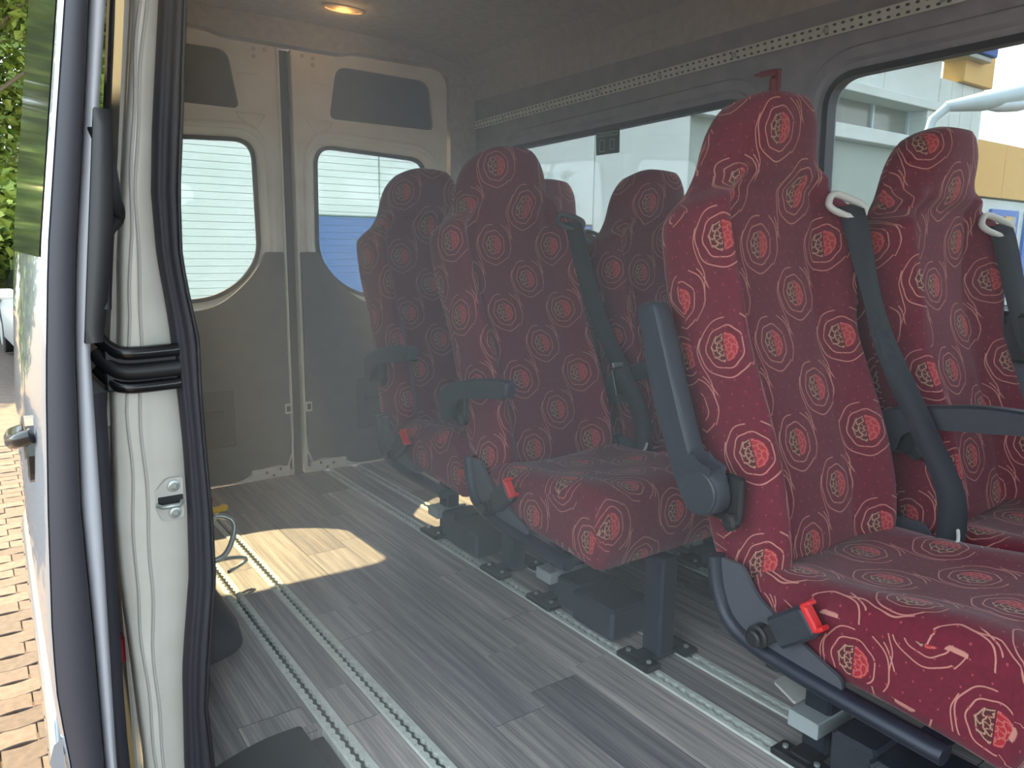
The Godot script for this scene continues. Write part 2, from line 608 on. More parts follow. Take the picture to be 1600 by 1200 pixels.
func plank(st: SurfaceTool, x0: float, x1: float, z0: float, z1: float, off: float) -> void:
	var b := 0.0006
	var t := 0.0
	for q in [[Vector3(x0 + b, t, z0 + b), Vector3(x1 - b, t, z0 + b), Vector3(x1 - b, t, z1 - b), Vector3(x0 + b, t, z1 - b)],
			[Vector3(x0, -0.019, z0), Vector3(x0, -b, z0), Vector3(x0, -b, z1), Vector3(x0, -0.019, z1)],
			[Vector3(x1, -b, z0), Vector3(x1, -0.019, z0), Vector3(x1, -0.019, z1), Vector3(x1, -b, z1)],
			[Vector3(x0, -0.019, z0), Vector3(x1, -0.019, z0), Vector3(x1, -b, z0), Vector3(x0, -b, z0)],
			[Vector3(x0, -b, z1), Vector3(x1, -b, z1), Vector3(x1, -0.019, z1), Vector3(x0, -0.019, z1)],
			[Vector3(x0, -b, z0), Vector3(x0 + b, t, z0 + b), Vector3(x0 + b, t, z1 - b), Vector3(x0, -b, z1)],
			[Vector3(x1 - b, t, z0 + b), Vector3(x1, -b, z0), Vector3(x1, -b, z1), Vector3(x1 - b, t, z1 - b)]]:
		for j in [0, 1, 2, 0, 2, 3]:
			var p: Vector3 = q[j]
			st.set_uv(Vector2(p.x / 0.20 + off, p.z / 1.3 + off * 0.7))
			st.add_vertex(p)

# ---------------------------------------------------------------- rear doors
func build_rear_doors() -> void:
	rear_door("door_1", 1.0, 0.014, "rear door with a blue wall showing through its window, half hidden by seats")
	rear_door("door_2", -1.0, 0.010, "rear door nearest the open sliding door, white frame and heated window")

func flip(pts: Array, s: float, c: float) -> Array:
	var out := []
	for p in pts:
		out.append([c + s * p[0], p[1], p[2]])
	return out

func rear_door(called: String, s: float, c: float, label: String) -> void:
	var d := base(called)
	structure(d, label, "door")
	var I := Transform3D.IDENTITY
	# all outlines measured outward from the meeting line
	var edge := 0.022
	var outline := rounded(flip([[edge, 0.0, 0], [0.765, 0.0, 0.02], [0.765, 1.808, 0.085], [0.30, 1.808, 0.02], [0.23, 1.792, 0.02], [edge, 1.792, 0.01]], s, c))
	var win := rounded(flip([[0.122, 0.955, 0.07], [0.205, 0.845, 0.06], [0.335, 0.775, 0.10], [0.60, 0.775, 0.09], [0.672, 0.90, 0.09], [0.662, 1.405, 0.08], [0.128, 1.428, 0.085]], s, c), 7)
	var up := rounded(flip([[0.185, 1.538, 0.03], [0.695, 1.538, 0.03], [0.672, 1.752, 0.06], [0.222, 1.756, 0.05]], s, c))
	var reveal := 0.035
	var wide := PackedVector2Array()
	for p in contour(win, I, 0.0, reveal):
		wide.append(Vector2(p.x, p.y))
	var st := mb()
	plate(st, outline, [wide, up], I, 0.030)
	put(d, "inner_panel", st, M.paint_white)
	# deep reveal from the inner panel to the glass, as one rolled skin
	var st2 := mb()
	loft(st2, [contour(win, I, 0.0, reveal), contour(win, I, -0.006, reveal - 0.006), contour(win, I, -0.022, 0.014), contour(win, I, -0.032, 0.006), contour(win, I, -0.037, 0.0)], true, false, false, true)
	put(d, "window_reveal", st2, M.paint_white)
	# raised pressing round the window
	var st2b := mb()
	loft(st2b, [contour(win, I, 0.001, reveal + 0.028), contour(win, I, 0.006, reveal + 0.022), contour(win, I, 0.006, reveal + 0.012), contour(win, I, 0.001, reveal + 0.004)], true, false, false, true)
	put(d, "pressed_bead", st2b, M.paint_white)
	var st3 := mb()
	plate(st3, outline, [win], at(Vector3(0, 0, -0.042)), 0.012)
	put(d, "outer_skin", st3, M.paint_white)
	var st4 := mb()
	frame_ring(st4, win, I, 0.010, 0.006, -0.041, -0.026)
	put(d, "window_rubber", st4, M.black)
	var st5 := mb()
	face(st5, win, at(Vector3(0, 0, -0.038)), 0.004)
	var gl := put(d, "pane", st5, M.glass)
	# heating wires
	var st6 := mb()
	for k in 21:
		var y := 0.80 + k * 0.0295
		var xs := []
		for i in win.size():
			var a := win[i]; var b := win[(i + 1) % win.size()]
			if (a.y - y) * (b.y - y) < 0:
				xs.append(lerpf(a.x, b.x, (y - a.y) / (b.y - a.y)))
		if xs.size() >= 2:
			cbox(st6, at(Vector3((xs[0] + xs[1]) / 2, y, -0.0370)), Vector3(absf(xs[0] - xs[1]) - 0.016, 0.0016, 0.001), 0.0002)
	put(gl, "heating_wires", st6, M.wire)
	# recessed dark panel above the window
	var st7 := mb()
	face(st7, up, at(Vector3(0, 0, -0.012)), 0.004)
	put(d, "upper_panel", st7, M.trim_dark)
	# lower trim panel following the window
	var trim := rounded(flip([[0.036, 0.025, 0.01], [0.036, 0.977, 0.008], [0.112, 0.977, 0.012], [0.150, 0.905, 0.06], [0.21, 0.835, 0.07], [0.335, 0.742, 0.09], [0.60, 0.735, 0.08], [0.70, 0.85, 0.05], [0.728, 0.977, 0.03], [0.762, 0.977, 0.01], [0.762, 0.012, 0.01], [0.25, 0.012, 0.05], [0.19, 0.052, 0.05], [0.075, 0.062, 0.03]], s, c))
	var st8 := mb()
	plate(st8, trim, [rect(c + s * 0.27 if s > 0 else c + s * 0.46, 0.17, c + s * 0.46 if s > 0 else c + s * 0.27, 0.41, 0.015)], at(Vector3(0, 0, 0.014)), 0.014)
	put(d, "trim_panel", st8, M.trim_dark)
	var cup := put(d, "grab_recess", boxm(Vector3(c + s * 0.365, 0.29, 0.002), Vector3(0.20, 0.25, 0.006), 0.001), M.rubber)
	put(cup, "grab_bar", boxm(Vector3(c + s * 0.365, 0.31, 0.012), Vector3(0.10, 0.03, 0.016), 0.005), M.black)
	# bottom pressing with bolts and latch
	var sill := put(d, "sill_pressing", boxm(Vector3(c + s * 0.13, 0.028, 0.010), Vector3(0.17, 0.05, 0.018), 0.008), M.paint_white)
	for k in 3:
		var b := mb()
		lathe(b, Transform3D(Basis(Vector3.RIGHT, PI / 2), Vector3(c + s * (0.09 + 0.03 * k), [0.042, 0.018, 0.034][k], 0.018)), [[0.006, 0], [0.006, 0.004], [0.003, 0.005]], 10)
		put(sill, "bolt", b, M.rubber)
	# edge flange and rubber lip along the meeting line
	var lip := mb()
	tube(lip, smooth_path([Vector3(c + s * 0.027, 1.79, 0.006), Vector3(c + s * 0.027, 0.5, 0.006), Vector3(c + s * 0.03, 0.12, 0.008), Vector3(c + s * 0.06, 0.03, 0.012)], 20), 0.006, 8)
	put(d, "edge_flange", lip, M.paint_white)
	var plate_st := mb()
	cbox(plate_st, at(Vector3(c + s * 0.044, 0.305, 0.016)), Vector3(0.03, 0.045, 0.008), 0.002)
	var lp := put(d, "latch_plate", plate_st, M.paint_white)
	put(lp, "latch_hole", boxm(Vector3(c + s * 0.044, 0.305, 0.0205), Vector3(0.016, 0.025, 0.002), 0.0005), M.black)
	for k in 3:
		var b2 := mb()
		lathe(b2, Transform3D(Basis(Vector3.RIGHT, PI / 2), Vector3(c + s * ([0.075, 0.12, 0.12][k]), [1.775, 1.772, 1.745][k], 0.0)), [[0.008, 0], [0.008, 0.004], [0.004, 0.005]], 10)
		put(d, "hinge_bolt", b2, M.sealant)
	for k in 2:
		var g := mb()
		var pts: Array = [[Vector3(c + s * 0.085, 1.525, 0.002), Vector3(c + s * 0.20, 1.525, 0.002), Vector3(c + s * 0.185, 1.50, 0.002), Vector3(c + s * 0.12, 1.468, 0.002), Vector3(c + s * 0.085, 1.525, 0.002)], [Vector3(c + s * 0.11, 1.68, 0.002), Vector3(c + s * 0.19, 1.672, 0.002)]][k]
		tube(g, pts, 0.003, 6)
		put(d, "pressed_bead", g, M.paint_white)
	if s > 0:
		var gap := put(d, "centre_rubber", boxm(Vector3(0.012, 0.88, -0.055), Vector3(0.075, 1.83, 0.03), 0.006), M.black)
		gap.set_meta("label", "black rubber strip between the doors")

# ---------------------------------------------------------------- side windows
func build_side_windows() -> void:
	side_window("window_1", WIN_A, "wide side window behind the rear seats, white wall outside")
	side_window("window_2", WIN_B, "side window beside the front seats, street lamp and building outside")

func side_window(called: String, pts: Array, label: String) -> void:
	var d := base(called)
	structure(d, label, "window")
	var p := rounded(pts, 7)
	var xf := wall_xf(1.0)
	var st := mb()
	face(st, p, xf * at(Vector3(0, 0, -0.03)), 0.004)
	put(d, "pane", st, M.glass_side)
	var st2 := mb()
	frame_ring(st2, p, xf, 0.006, 0.012, -0.036, 0.006)
	put(d, "rubber_frame", st2, M.rubber)
	var st3 := mb()
	loft(st3, [contour(p, xf, 0.0, 0.075), contour(p, xf, 0.010, 0.068), contour(p, xf, 0.010, 0.040), contour(p, xf, 0.0, 0.030)], true, false, false, false)
	put(d, "surround_pressing", st3, M.wall_lining)

# ---------------------------------------------------------------- sliding door, pillar, seal, step
func lerp_table(t: Array, y: float) -> float:  # [[y, x] ...] with y falling
	if y >= t[0][0]:
		return t[0][1] + (t[0][1] - t[1][1]) / (t[0][0] - t[1][0]) * (y - t[0][0])
	for i in t.size() - 1:
		if y >= t[i + 1][0]:
			return lerpf(t[i + 1][1], t[i][1], (y - t[i + 1][0]) / (t[i][0] - t[i + 1][0]))
	return t[t.size() - 1][1]

func build_entrance() -> void:
	var outer := [[1.272, -1.003], [1.131, -1.023], [0.986, -1.043], [0.835, -1.057], [0.676, -1.068], [0.51, -1.077], [0.422, -1.078], [0.327, -1.071], [0.1, -1.06], [-0.4, -1.055]]
	var blk := [[1.278, -0.973], [1.134, -0.99], [0.986, -1.009], [0.886, -1.018], [0.668, -1.028], [0.494, -1.027], [0.309, -1.028], [-0.4, -1.02]]
	var gry := [[1.282, -0.952], [1.158, -0.969], [0.873, -1.0], [0.664, -1.003], [0.488, -1.007], [0.302, -1.011], [-0.4, -1.0]]
	var ys := []
	for i in 45:
		ys.append(1.72 - i * (2.1 / 44.0))
	var sd := base("sliding_door", Vector3(-1.03, -0.4, 1.5))
	tag(sd, "open sliding door of the minibus seen edge-on, glossy outside with black front edge", "van door")
	var off := -sd.position
	var Z0 := 2.15
	var Z1 := 0.98
	var back := 0.022
	# shell of the door: outer skin, black front edge and pale inner flange
	var skin := mb()
	var r0 := PackedVector3Array(); var r1 := PackedVector3Array(); var r2 := PackedVector3Array()
	for y in ys:
		var x := lerp_table(outer, y)
		r0.append(Vector3(x + 0.004, y, Z0 - 0.002) + off)
		r1.append(Vector3(x, y, Z0 - 0.012) + off)
		r2.append(Vector3(x + back, y, Z1) + off)
	loft(skin, [r0, r1, r2], false, false, false, true)
	put(sd, "outer_skin", skin, M.paint_gloss)
	var edge_strip := func(a: Array, b: Array, z: float, depth: float) -> SurfaceTool:
		var st := mb()
		var ra := []
		for y in ys:
			var xa := lerp_table(a, y) + 0.003; var xb := lerp_table(b, y)
			var m := (xa + xb) / 2
			ra.append(PackedVector3Array([Vector3(xa, y, z - 0.008) + off, Vector3(xa + 0.004, y, z) + off, Vector3(m, y, z + 0.003) + off, Vector3(xb - 0.004, y, z) + off, Vector3(xb, y, z - 0.010) + off, Vector3(xb + back * depth / 1.1, y, z - depth) + off, Vector3(xa + back * depth / 1.1, y, z - depth) + off]))
		loft(st, ra, true, true, true, true)
		return st
	put(sd, "front_edge", edge_strip.call(outer, blk, Z0, 1.10), M.rubber)
	put(sd, "inner_flange", edge_strip.call(blk, gry, Z0 - 0.02, 0.10), M.paint_grey)
	# window glass on the outside
	var gls := mb()
	var g0 := PackedVector3Array(); var g1 := PackedVector3Array()
	for i in 20:
		var y := 1.62 - i * 0.0335
		g0.append(Vector3(lerp_table(outer, y) - 0.003 + 0.002, y, Z0 - 0.05) + off)
		g1.append(Vector3(lerp_table(outer, y) - 0.003 + back * 0.93, y, Z1 + 0.08) + off)
	loft(gls, [g0, g1], false, false, false, true)
	put(sd, "door_window", gls, M.car_glass)
	# inner black trim and grab handle seen past the front edge
	var inner := mb()
	for y0 in [0]:
		var rr := []
		for i in 16:
			var y := 1.16 - i * 0.0187
			var x := lerp_table(gry, y) - 0.008
			var w := 0.020 + 0.006 * sin(PI * i / 15.0)
			rr.append(PackedVector3Array([Vector3(x, y, 2.148) + off, Vector3(x + w, y, 2.14) + off, Vector3(x + w, y, 2.05) + off, Vector3(x, y, 2.05) + off]))
		loft(inner, rr, true, true, true, true)
	put(sd, "inner_trim", inner, M.black)
	var grab := mb()
	tube(grab, smooth_path([Vector3(-0.972, 1.14, 2.13), Vector3(-0.962, 1.06, 2.12), Vector3(-0.955, 1.035, 2.09), Vector3(-0.975, 1.01, 2.12), Vector3(-0.985, 0.92, 2.13)].map(func(v): return v + off), 18), 0.012, 8)
	put(sd, "grab_handle", grab, M.black)
	var low := mb()
	for i in 1:
		var rr2 := []
		for k in 14:
			var y := 0.80 - k * 0.075
			var x := lerp_table(gry, y) + 0.004
			rr2.append(PackedVector3Array([Vector3(x, y, 2.06) + off, Vector3(x + 0.02, y, 2.04) + off, Vector3(x + 0.02, y, 1.2) + off, Vector3(x, y, 1.2) + off]))
		loft(low, rr2, true, true, true, true)
	put(sd, "inner_cover", low, M.rubber)
	# moulding strip and pull handle on the outside
	var mould := mb()
	var mr := []
	for k in 20:
		var t := k / 19.0
		var z := lerpf(Z0 - 0.01, Z1 + 0.02, t)
		var x := lerp_table(outer, 0.345) + back * t
		var ring := PackedVector3Array()
		for p in [[0.0, -0.030], [-0.010, -0.024], [-0.017, 0.0], [-0.010, 0.024], [0.0, 0.030]]:
			ring.append(Vector3(x + p[0] * (1.0 if k < 18 else 0.4), 0.335 + p[1], z) + off)
		mr.append(ring)
	loft(mould, mr, true, true, true, true)
	put(sd, "moulding_strip", mould, M.paint_gloss)
	var hx := -1.066
	var bowl := mb()
	lathe(bowl, Transform3D(Basis(Vector3(0, 0, 1), Vector3(-1, 0, 0), Vector3(0, 1, 0)), Vector3(hx, 0.70, 1.90) + off), [[0.05, -0.01], [0.05, 0.004], [0.042, 0.006], [0.03, 0.001]], 20)
	var hb := put(sd, "handle_bowl", bowl, M.black_gloss)
	var pull := mb()
	tube(pull, smooth_path([Vector3(hx, 0.74, 2.0), Vector3(hx - 0.014, 0.735, 1.99), Vector3(hx - 0.020, 0.72, 1.93), Vector3(hx - 0.016, 0.71, 1.83), Vector3(hx, 0.705, 1.79)].map(func(v): return v + off), 16), 0.011, 10)
	put(hb, "pull_handle", pull, M.black_gloss)

	# door pillar: white jamb face, sealant beads, outer return
	var jo := [[1.369, -0.87], [1.179, -0.893], [0.982, -0.916], [0.84, -0.926], [0.778, -0.942], [0.564, -0.952], [0.451, -0.953], [0.333, -0.947], [0.26, -0.944], [0.084, -0.938], [-0.3, -0.932]]
	var ji := [[1.376, -0.834], [1.182, -0.856], [1.083, -0.864], [0.982, -0.862], [0.878, -0.851], [0.769, -0.845], [0.657, -0.841], [0.542, -0.841], [0.424, -0.845], [0.306, -0.86], [0.246, -0.867], [0.057, -0.875], [-0.3, -0.875]]
	var jr := [[1.383, -0.796], [1.186, -0.814], [1.085, -0.824], [0.982, -0.827], [0.93, -0.821], [0.843, -0.808], [0.766, -0.81], [0.652, -0.808], [0.534, -0.804], [0.414, -0.805], [0.294, -0.82], [0.171, -0.833], [0.036, -0.826], [-0.3, -0.826]]
	var pil := base("door_pillar", Vector3(-0.9, 0, 1.83))
	structure(pil, "white painted door pillar at the rear of the sliding door opening", "pillar")
	var po := -pil.position
	var rr3 := []
	for i in 60:
		var y := 1.72 - i * (2.0 / 59.0)
		var a := lerp_table(jo, y); var b := lerp_table(ji, y) + 0.012
		var f1 := lerpf(a, b, 0.26); var f2 := lerpf(a, b, 0.44); var f3 := lerpf(a, b, 0.54)
		rr3.append(PackedVector3Array([Vector3(a, y, 1.75) + po, Vector3(a, y, 1.846) + po, Vector3(a + 0.005, y, 1.852) + po, Vector3(f1, y, 1.853) + po, Vector3(f2, y, 1.850) + po, Vector3(f3, y, 1.838) + po, Vector3(b, y, 1.836) + po, Vector3(b, y, 1.75) + po]))

	var pst := mb()
	loft(pst, rr3, true, true, true, true)
	put(pil, "jamb", pst, M.paint_white)
	# wandering beads of sealant down the flange
	for k in 2:
		var bead := []
		for i in 70:
			var y := 1.70 - i * 0.0262
			if k == 0 and absf(y - 0.81) < 0.06:
				continue
			var a := lerp_table(jo, y); var b := lerp_table(ji, y)
			bead.append(Vector3(lerpf(a, b, [0.20, 0.40][k]) + 0.0035 * sin(y * 23.0 + k) * sin(y * 9.0 + 2.0), y, 1.853) + po)
		var bst := mb()
		tube(bst, bead, 0.0028, 6)
		put(pil, "sealant_bead", bst, M.sealant)
	# centre runner end that crosses the pillar
	var run := base("door_runner", Vector3(-0.9, 0.80, 1.86))
	tag(run, "black guide rail of the sliding door crossing the white pillar", "rail")
	for k in 3:
		var st := mb()
		var yy: float = [0.030, 0.0, -0.026][k]
		tube(st, smooth_path([Vector3(-0.062, yy + 0.03, -0.02), Vector3(-0.045, yy + 0.008, -0.004), Vector3(-0.02, yy - 0.002, 0.004), Vector3(0.056, yy, 0.006)], 14), [0.011, 0.014, 0.010][k], 10)
		put(run, "runner_bar", st, [M.black_gloss, M.black, M.black_gloss][k])
	put(run, "runner_back", boxm(Vector3(0.0, 0.002, -0.002), Vector3(0.11, 0.07, 0.012), 0.004), M.black)
	# striker plate with two screws
	var stk := base("striker_plate", Vector3(-0.868, 0.57, 1.845))
	tag(stk, "worn metal striker plate with two screws on the white pillar", "striker plate")
	var sp := mb()
	face(sp, rounded([[-0.026, -0.012, 0.006], [-0.014, -0.038, 0.006], [0.020, -0.038, 0.006], [0.022, 0.036, 0.006], [-0.004, 0.036, 0.006], [-0.026, 0.014, 0.006]]), Transform3D.IDENTITY, 0.006)
	put(stk, "plate", sp, M.sealant)
	put(stk, "slot", boxm(Vector3(0.0, -0.002, 0.001), Vector3(0.040, 0.014, 0.003), 0.001), M.black)
	var bar := mb()
	tube(bar, [Vector3(-0.022, -0.008, 0.004), Vector3(-0.016, -0.010, 0.012), Vector3(0.012, -0.010, 0.012), Vector3(0.018, -0.006, 0.004)], 0.004, 8)
	put(stk, "striker_bar", bar, M.zinc)
	for y in [0.022, -0.026]:
		var b3 := mb()
		lathe(b3, Transform3D(Basis(Vector3.RIGHT, PI / 2), Vector3(0.006, y, 0.0)), [[0.010, 0], [0.010, 0.003], [0.006, 0.004], [0.005, 0.001]], 14)
		put(stk, "screw", b3, M.zinc)
	# rubber seal
	var so := po
	var sr := []
	for i in 64:
		var y := 1.72 - i * (2.0 / 63.0)
		var a := lerp_table(ji, y); var b := lerp_table(jr, y)
		var ring := PackedVector3Array()
		for p in [[0.0, -0.02], [0.0, 0.004], [0.12, 0.016], [0.28, 0.018], [0.40, 0.008], [0.52, 0.020], [0.70, 0.026], [0.86, 0.022], [1.0, 0.006], [1.0, -0.04], [0.6, -0.05]]:
			ring.append(Vector3(lerpf(a, b, p[0]), y, 1.842 + p[1]) + so)
		sr.append(ring)
	var sst := mb()
	loft(sst, sr, true, true, true, true)
	var seal := put(pil, "rubber_seal", sst, M.rubber)
	seal.set_meta("label", "thick black rubber door seal")
	var sst2 := mb()
	var lipp := []
	for i in 50:
		var y := 1.70 - i * 0.0355
		lipp.append(Vector3(lerp_table(jr, y) - 0.004, y, 1.866) + so)
	tube(sst2, lipp, 0.0035, 6)
	put(seal, "lip", sst2, M.black)
	# step well behind the pillar foot
	var step := base("step_well", Vector3(-0.75, 0, 1.9))
	structure(step, "black plastic step edge at the sliding door", "step")
	var ss := mb()
	plate(ss, rounded([[-0.13, -1.25, 0], [0.118, -1.25, 0], [0.118, 0.13, 0.01], [0.02, 0.13, 0.08], [-0.13, 0.07, 0.01]]), [], Transform3D(Basis(Vector3.RIGHT, -PI / 2), Vector3(0, 0.004, 0)), 0.02)
	put(step, "step_edge", ss, M.black)
	put(step, "step_tread", boxm(Vector3(-0.03, -0.26, 0.7), Vector3(0.3, 0.03, 1.5), 0.004), M.rubber)
	# tail lamp slice at the foot of the pillar and the body side beside it
	var lampst := boxm(Vector3(-0.958, 0.30, 1.80), Vector3(0.012, 0.05, 0.03), 0.004)
	var red := put(self, "side_marker", lampst, M.hammer_red)
	tag(red, "small dark red side marker at the foot of the white pillar", "side marker")

# ---------------------------------------------------------------- floor rails
func rail_mesh(length: float) -> ArrayMesh:
	var st := mb()
	var n := int(length / 0.0254)
	for side in [-1.0, 1.0]:
		var prof := []
		for i in n:
			for k in 10:
				var dz := (k / 10.0 - 0.5) * 0.0254
				var r2 := 0.0096 * 0.0096 - dz * dz
				var s: float = max(0.0052, sqrt(r2) if r2 > 0 else 0.0)
				prof.append(Vector2(i * 0.0254 + dz + 0.0127, s))
		var y0 := 0.0035
		for i in prof.size() - 1:
			var a: Vector2 = prof[i]; var b: Vector2 = prof[i + 1]
			quad(st, Vector3(side * a.y, y0, a.x), Vector3(side * 0.0195, y0, a.x), Vector3(side * 0.0195, y0, b.x), Vector3(side * b.y, y0, b.x))
			quad(st, Vector3(side * a.y, y0, a.x), Vector3(side * b.y, y0, b.x), Vector3(side * b.y, -0.008, b.x), Vector3(side * a.y, -0.008, a.x))
		quad(st, Vector3(side * 0.0195, y0, 0), Vector3(side * 0.0225, 0.001, 0), Vector3(side * 0.0225, 0.001, length), Vector3(side * 0.0195, y0, length))
		quad(st, Vector3(side * 0.0225, 0.001, 0), Vector3(side * 0.0225, -0.018, 0), Vector3(side * 0.0225, -0.018, length), Vector3(side * 0.0225, 0.001, length))
	return done(st)

func build_rails() -> void:
	var mesh := rail_mesh(4.0)
	var pins := mb()
	for i in 156:
		lathe(pins, at(Vector3(-0.0148, 0.0035, 0.0127 + i * 0.0254)), [[0.0011, 0.0], [0.0011, 0.0003]], 6)
	var pin_mesh := done(pins)
	var names := ["metal seat rail nearest the wheel arch box and step", "metal seat rail running through the large sunlit patch, second from the step", "metal seat rail at the aisle edge under the front legs of the seats", "metal seat rail just behind the aisle edge rail, under the seats", "metal seat rail under the window-side seats, toward the aisle", "metal seat rail closest to the far wall under the window-side seats"]
	var xs := [-0.573, -0.448, 0.136, 0.269, 0.70, 0.83]
	for i in 6:
		var r := base("floor_rail", Vector3(xs[i], 0, 0.02))
		tag(r, names[i], "floor rail", "slotted metal floor rails")
		put(r, "slotted_top", mesh, M.alu)
		put(r, "channel", boxm(Vector3(0, -0.013, 2.0), Vector3(0.042, 0.008, 4.0), 0.001), M.slot)
		if i < 2:
			stuff(put(r, "drain_holes", pin_mesh, M.rubber))

# ---------------------------------------------------------------- seats
const ROWS := [[0.0, 0.198, 0.025, 0.02, 0], [0.008, 0.211, 0.055, 0.035, 0.01], [0.035, 0.218, 0.075, 0.052, 0.022], [0.12, 0.2215, 0.085, 0.06, 0.03], [0.22, 0.2195, 0.088, 0.062, 0.03], [0.34, 0.2165, 0.082, 0.06, 0.03], [0.46, 0.2165, 0.074, 0.056, 0.03], [0.56, 0.2265, 0.07, 0.074, 0.03], [0.64, 0.234, 0.068, 0.07, 0.03], [0.69, 0.2375, 0.068, 0.064, 0.03], [0.715, 0.234, 0.07, 0.057999999999999996, 0.03], [0.738, 0.21, 0.072, 0.04, 0.03], [0.756, 0.186, 0.074, 0.03, 0.03], [0.775, 0.172, 0.096, 0.022, 0.03], [0.8, 0.16, 0.101, 0.004, 0.03], [0.835, 0.152, 0.104, 0, 0.03], [0.868, 0.142, 0.104, 0, 0.03], [0.895, 0.126, 0.098, 0, 0.028], [0.918, 0.102, 0.088, 0, 0.022], [0.934, 0.062, 0.052, 0, 0.012], [0.941, 0.02, 0.03, 0, 0]]

func back_frame(theta: float, drop := 0.0) -> Transform3D:
	return Transform3D(Basis(Vector3(1, 0, 0), Vector3(0, cos(theta), -sin(theta)), Vector3(0, sin(theta), cos(theta))), Vector3(0, 0.37 - drop, 0))

func row_at(v: float) -> Array:
	for i in ROWS.size() - 1:
		if v <= ROWS[i + 1][0]:
			var t: float = (v - ROWS[i][0]) / (ROWS[i + 1][0] - ROWS[i][0])
			# smooth in-between
			var o := []
			for k in 5:
				var a: float = ROWS[max(i - 1, 0)][k]; var d: float = ROWS[min(i + 2, ROWS.size() - 1)][k]
				o.append(lerpf(ROWS[i][k], ROWS[i + 1][k], t) if k == 0 else clampf(cubic_interpolate(ROWS[i][k], ROWS[i + 1][k], a, d, t), min(ROWS[i][k], ROWS[i + 1][k]) - 0.004, max(ROWS[i][k], ROWS[i + 1][k]) + 0.004))
			return o
	return ROWS[ROWS.size() - 1]

func spine(v: float) -> float:  # the upper back and head curve forward
	return 0.115 * pow(clampf((v - 0.55) / 0.39, 0.0, 1.0), 1.6)

func backrest_mesh(theta: float, du: float, drop: float) -> ArrayMesh:
	var xf := back_frame(theta, drop)
	var st := mb()
	var rings := []
	var uvs := []
	var vs := []
	for i in ROWS.size() - 1:
		var parts := 4 if ROWS[i + 1][0] - ROWS[i][0] > 0.05 else 2
		for k in parts:
			vs.append(lerpf(ROWS[i][0], ROWS[i + 1][0], float(k) / parts))
	vs.append(ROWS[ROWS.size() - 1][0])
	for v in vs:
		var r := row_at(v)
		var ring := PackedVector3Array()
		var N := 30
		var local := []
		for k in N:
			var xi := -cos(PI * (k + 0.5) / N)
			var ax := absf(xi)
			var round_: float = sqrt(max(0.0, 1.0 - pow(ax, lerpf(14.0, 3.2, smoothstep(0.70, 0.82, v)))))
			var b: float = r[3] * smoothstep(lerpf(0.50, 0.66, v), 0.86, ax)
			# lengthwise creases where the side bolster meets the middle
			var crease := -0.006 * exp(-pow((ax - lerpf(0.52, 0.68, v)) / 0.05, 2.0)) * smoothstep(0.0, 0.03, r[3])
			local.append(Vector2(xi * r[1], (r[2] + b + crease) * round_))
		for k in N / 2:
			var xi := cos(PI * (k + 0.5) / (N / 2))
			var round_: float = sqrt(max(0.0, 1.0 - pow(absf(xi), lerpf(12.0, 3.2, smoothstep(0.70, 0.82, v)))))
			local.append(Vector2(xi * r[1], -r[4] * round_))
		var uv := PackedVector2Array()
		var mid := N / 2
		var acc := [0.0]
		for k in local.size():
			acc.append(acc[k] + local[k].distance_to(local[(k + 1) % local.size()]))
		for k in local.size():
			ring.append(xf * Vector3(local[k].x, v, local[k].y + spine(v)))
		for k in local.size() + 1:
			uv.append(Vector2((acc[k] - acc[mid]) / 0.21 + du, -v / 0.20 + du * 0.6))
		rings.append(ring)
		uvs.append(uv)
	loft(st, rings, true, true, true, true, uvs)
	return done(st)

func cushion_mesh(w: float, du: float) -> ArrayMesh:
	var prof := [Vector2(0.06, 0.31), Vector2(0.20, 0.298), Vector2(0.34, 0.295), Vector2(0.46, 0.286), Vector2(0.512, 0.280), Vector2(0.538, 0.290), Vector2(0.549, 0.330), Vector2(0.55, 0.385), Vector2(0.543, 0.420), Vector2(0.522, 0.446), Vector2(0.49, 0.460), Vector2(0.43, 0.462), Vector2(0.35, 0.452), Vector2(0.26, 0.440), Vector2(0.18, 0.432), Vector2(0.10, 0.430), Vector2(0.06, 0.425), Vector2(0.045, 0.39), Vector2(0.045, 0.34)]
	for k in prof.size():
		prof[k].x = 0.045 + (prof[k].x - 0.045) * 0.93
	var cen := Vector2(0.29, 0.375)
	var acc := [0.0]
	for k in prof.size():
		acc.append(acc[k] + prof[k].distance_to(prof[(k + 1) % prof.size()]))
	var st := mb()
	var rings := []
	var uvs := []
	var h := w / 2
	var xs := [[-h, 0.028, 0.0], [-h + 0.004, 0.014, 0.0], [-h + 0.014, 0.004, 0.0], [-h + 0.03, 0.0, 0.0]]
	for i in 15:
		xs.append([lerpf(-h + 0.06, h - 0.06, i / 14.0), 0.0, 1.0])
	for i in 4:
		var e: Array = xs[3 - i]
		xs.append([-e[0], e[1], 0.0])
	for e in xs:
		var ring := PackedVector3Array()
		var uv := PackedVector2Array()
		for k in prof.size():
			var p: Vector2 = prof[k]
			var d := (p - cen)
			var q := p
			q.y -= signf(d.y) * min(e[1], absf(d.y))
			q.x -= signf(d.x) * min(e[1] * 0.7, absf(d.x)) if absf(d.x) > 0.2 else 0.0
			if p.y > 0.40:
				# side bolsters stand a little proud of the hollow seat
				var ax: float = absf(e[0]) / h
				q.y += 0.012 * smoothstep(0.45, 0.75, ax) * smoothstep(1.0, 0.82, ax) - 0.010 * (1.0 - ax) * smoothstep(0.5, 0.3, p.x)
			ring.append(Vector3(e[0], q.y, q.x))
		for k in prof.size() + 1:
			uv.append(Vector2(e[0] / 0.21 + du, acc[k] / 0.20 + 0.3 + du))
		rings.append(ring)
		uvs.append(uv)
	loft(st, rings, true, true, true, true, uvs)
	return done(st)

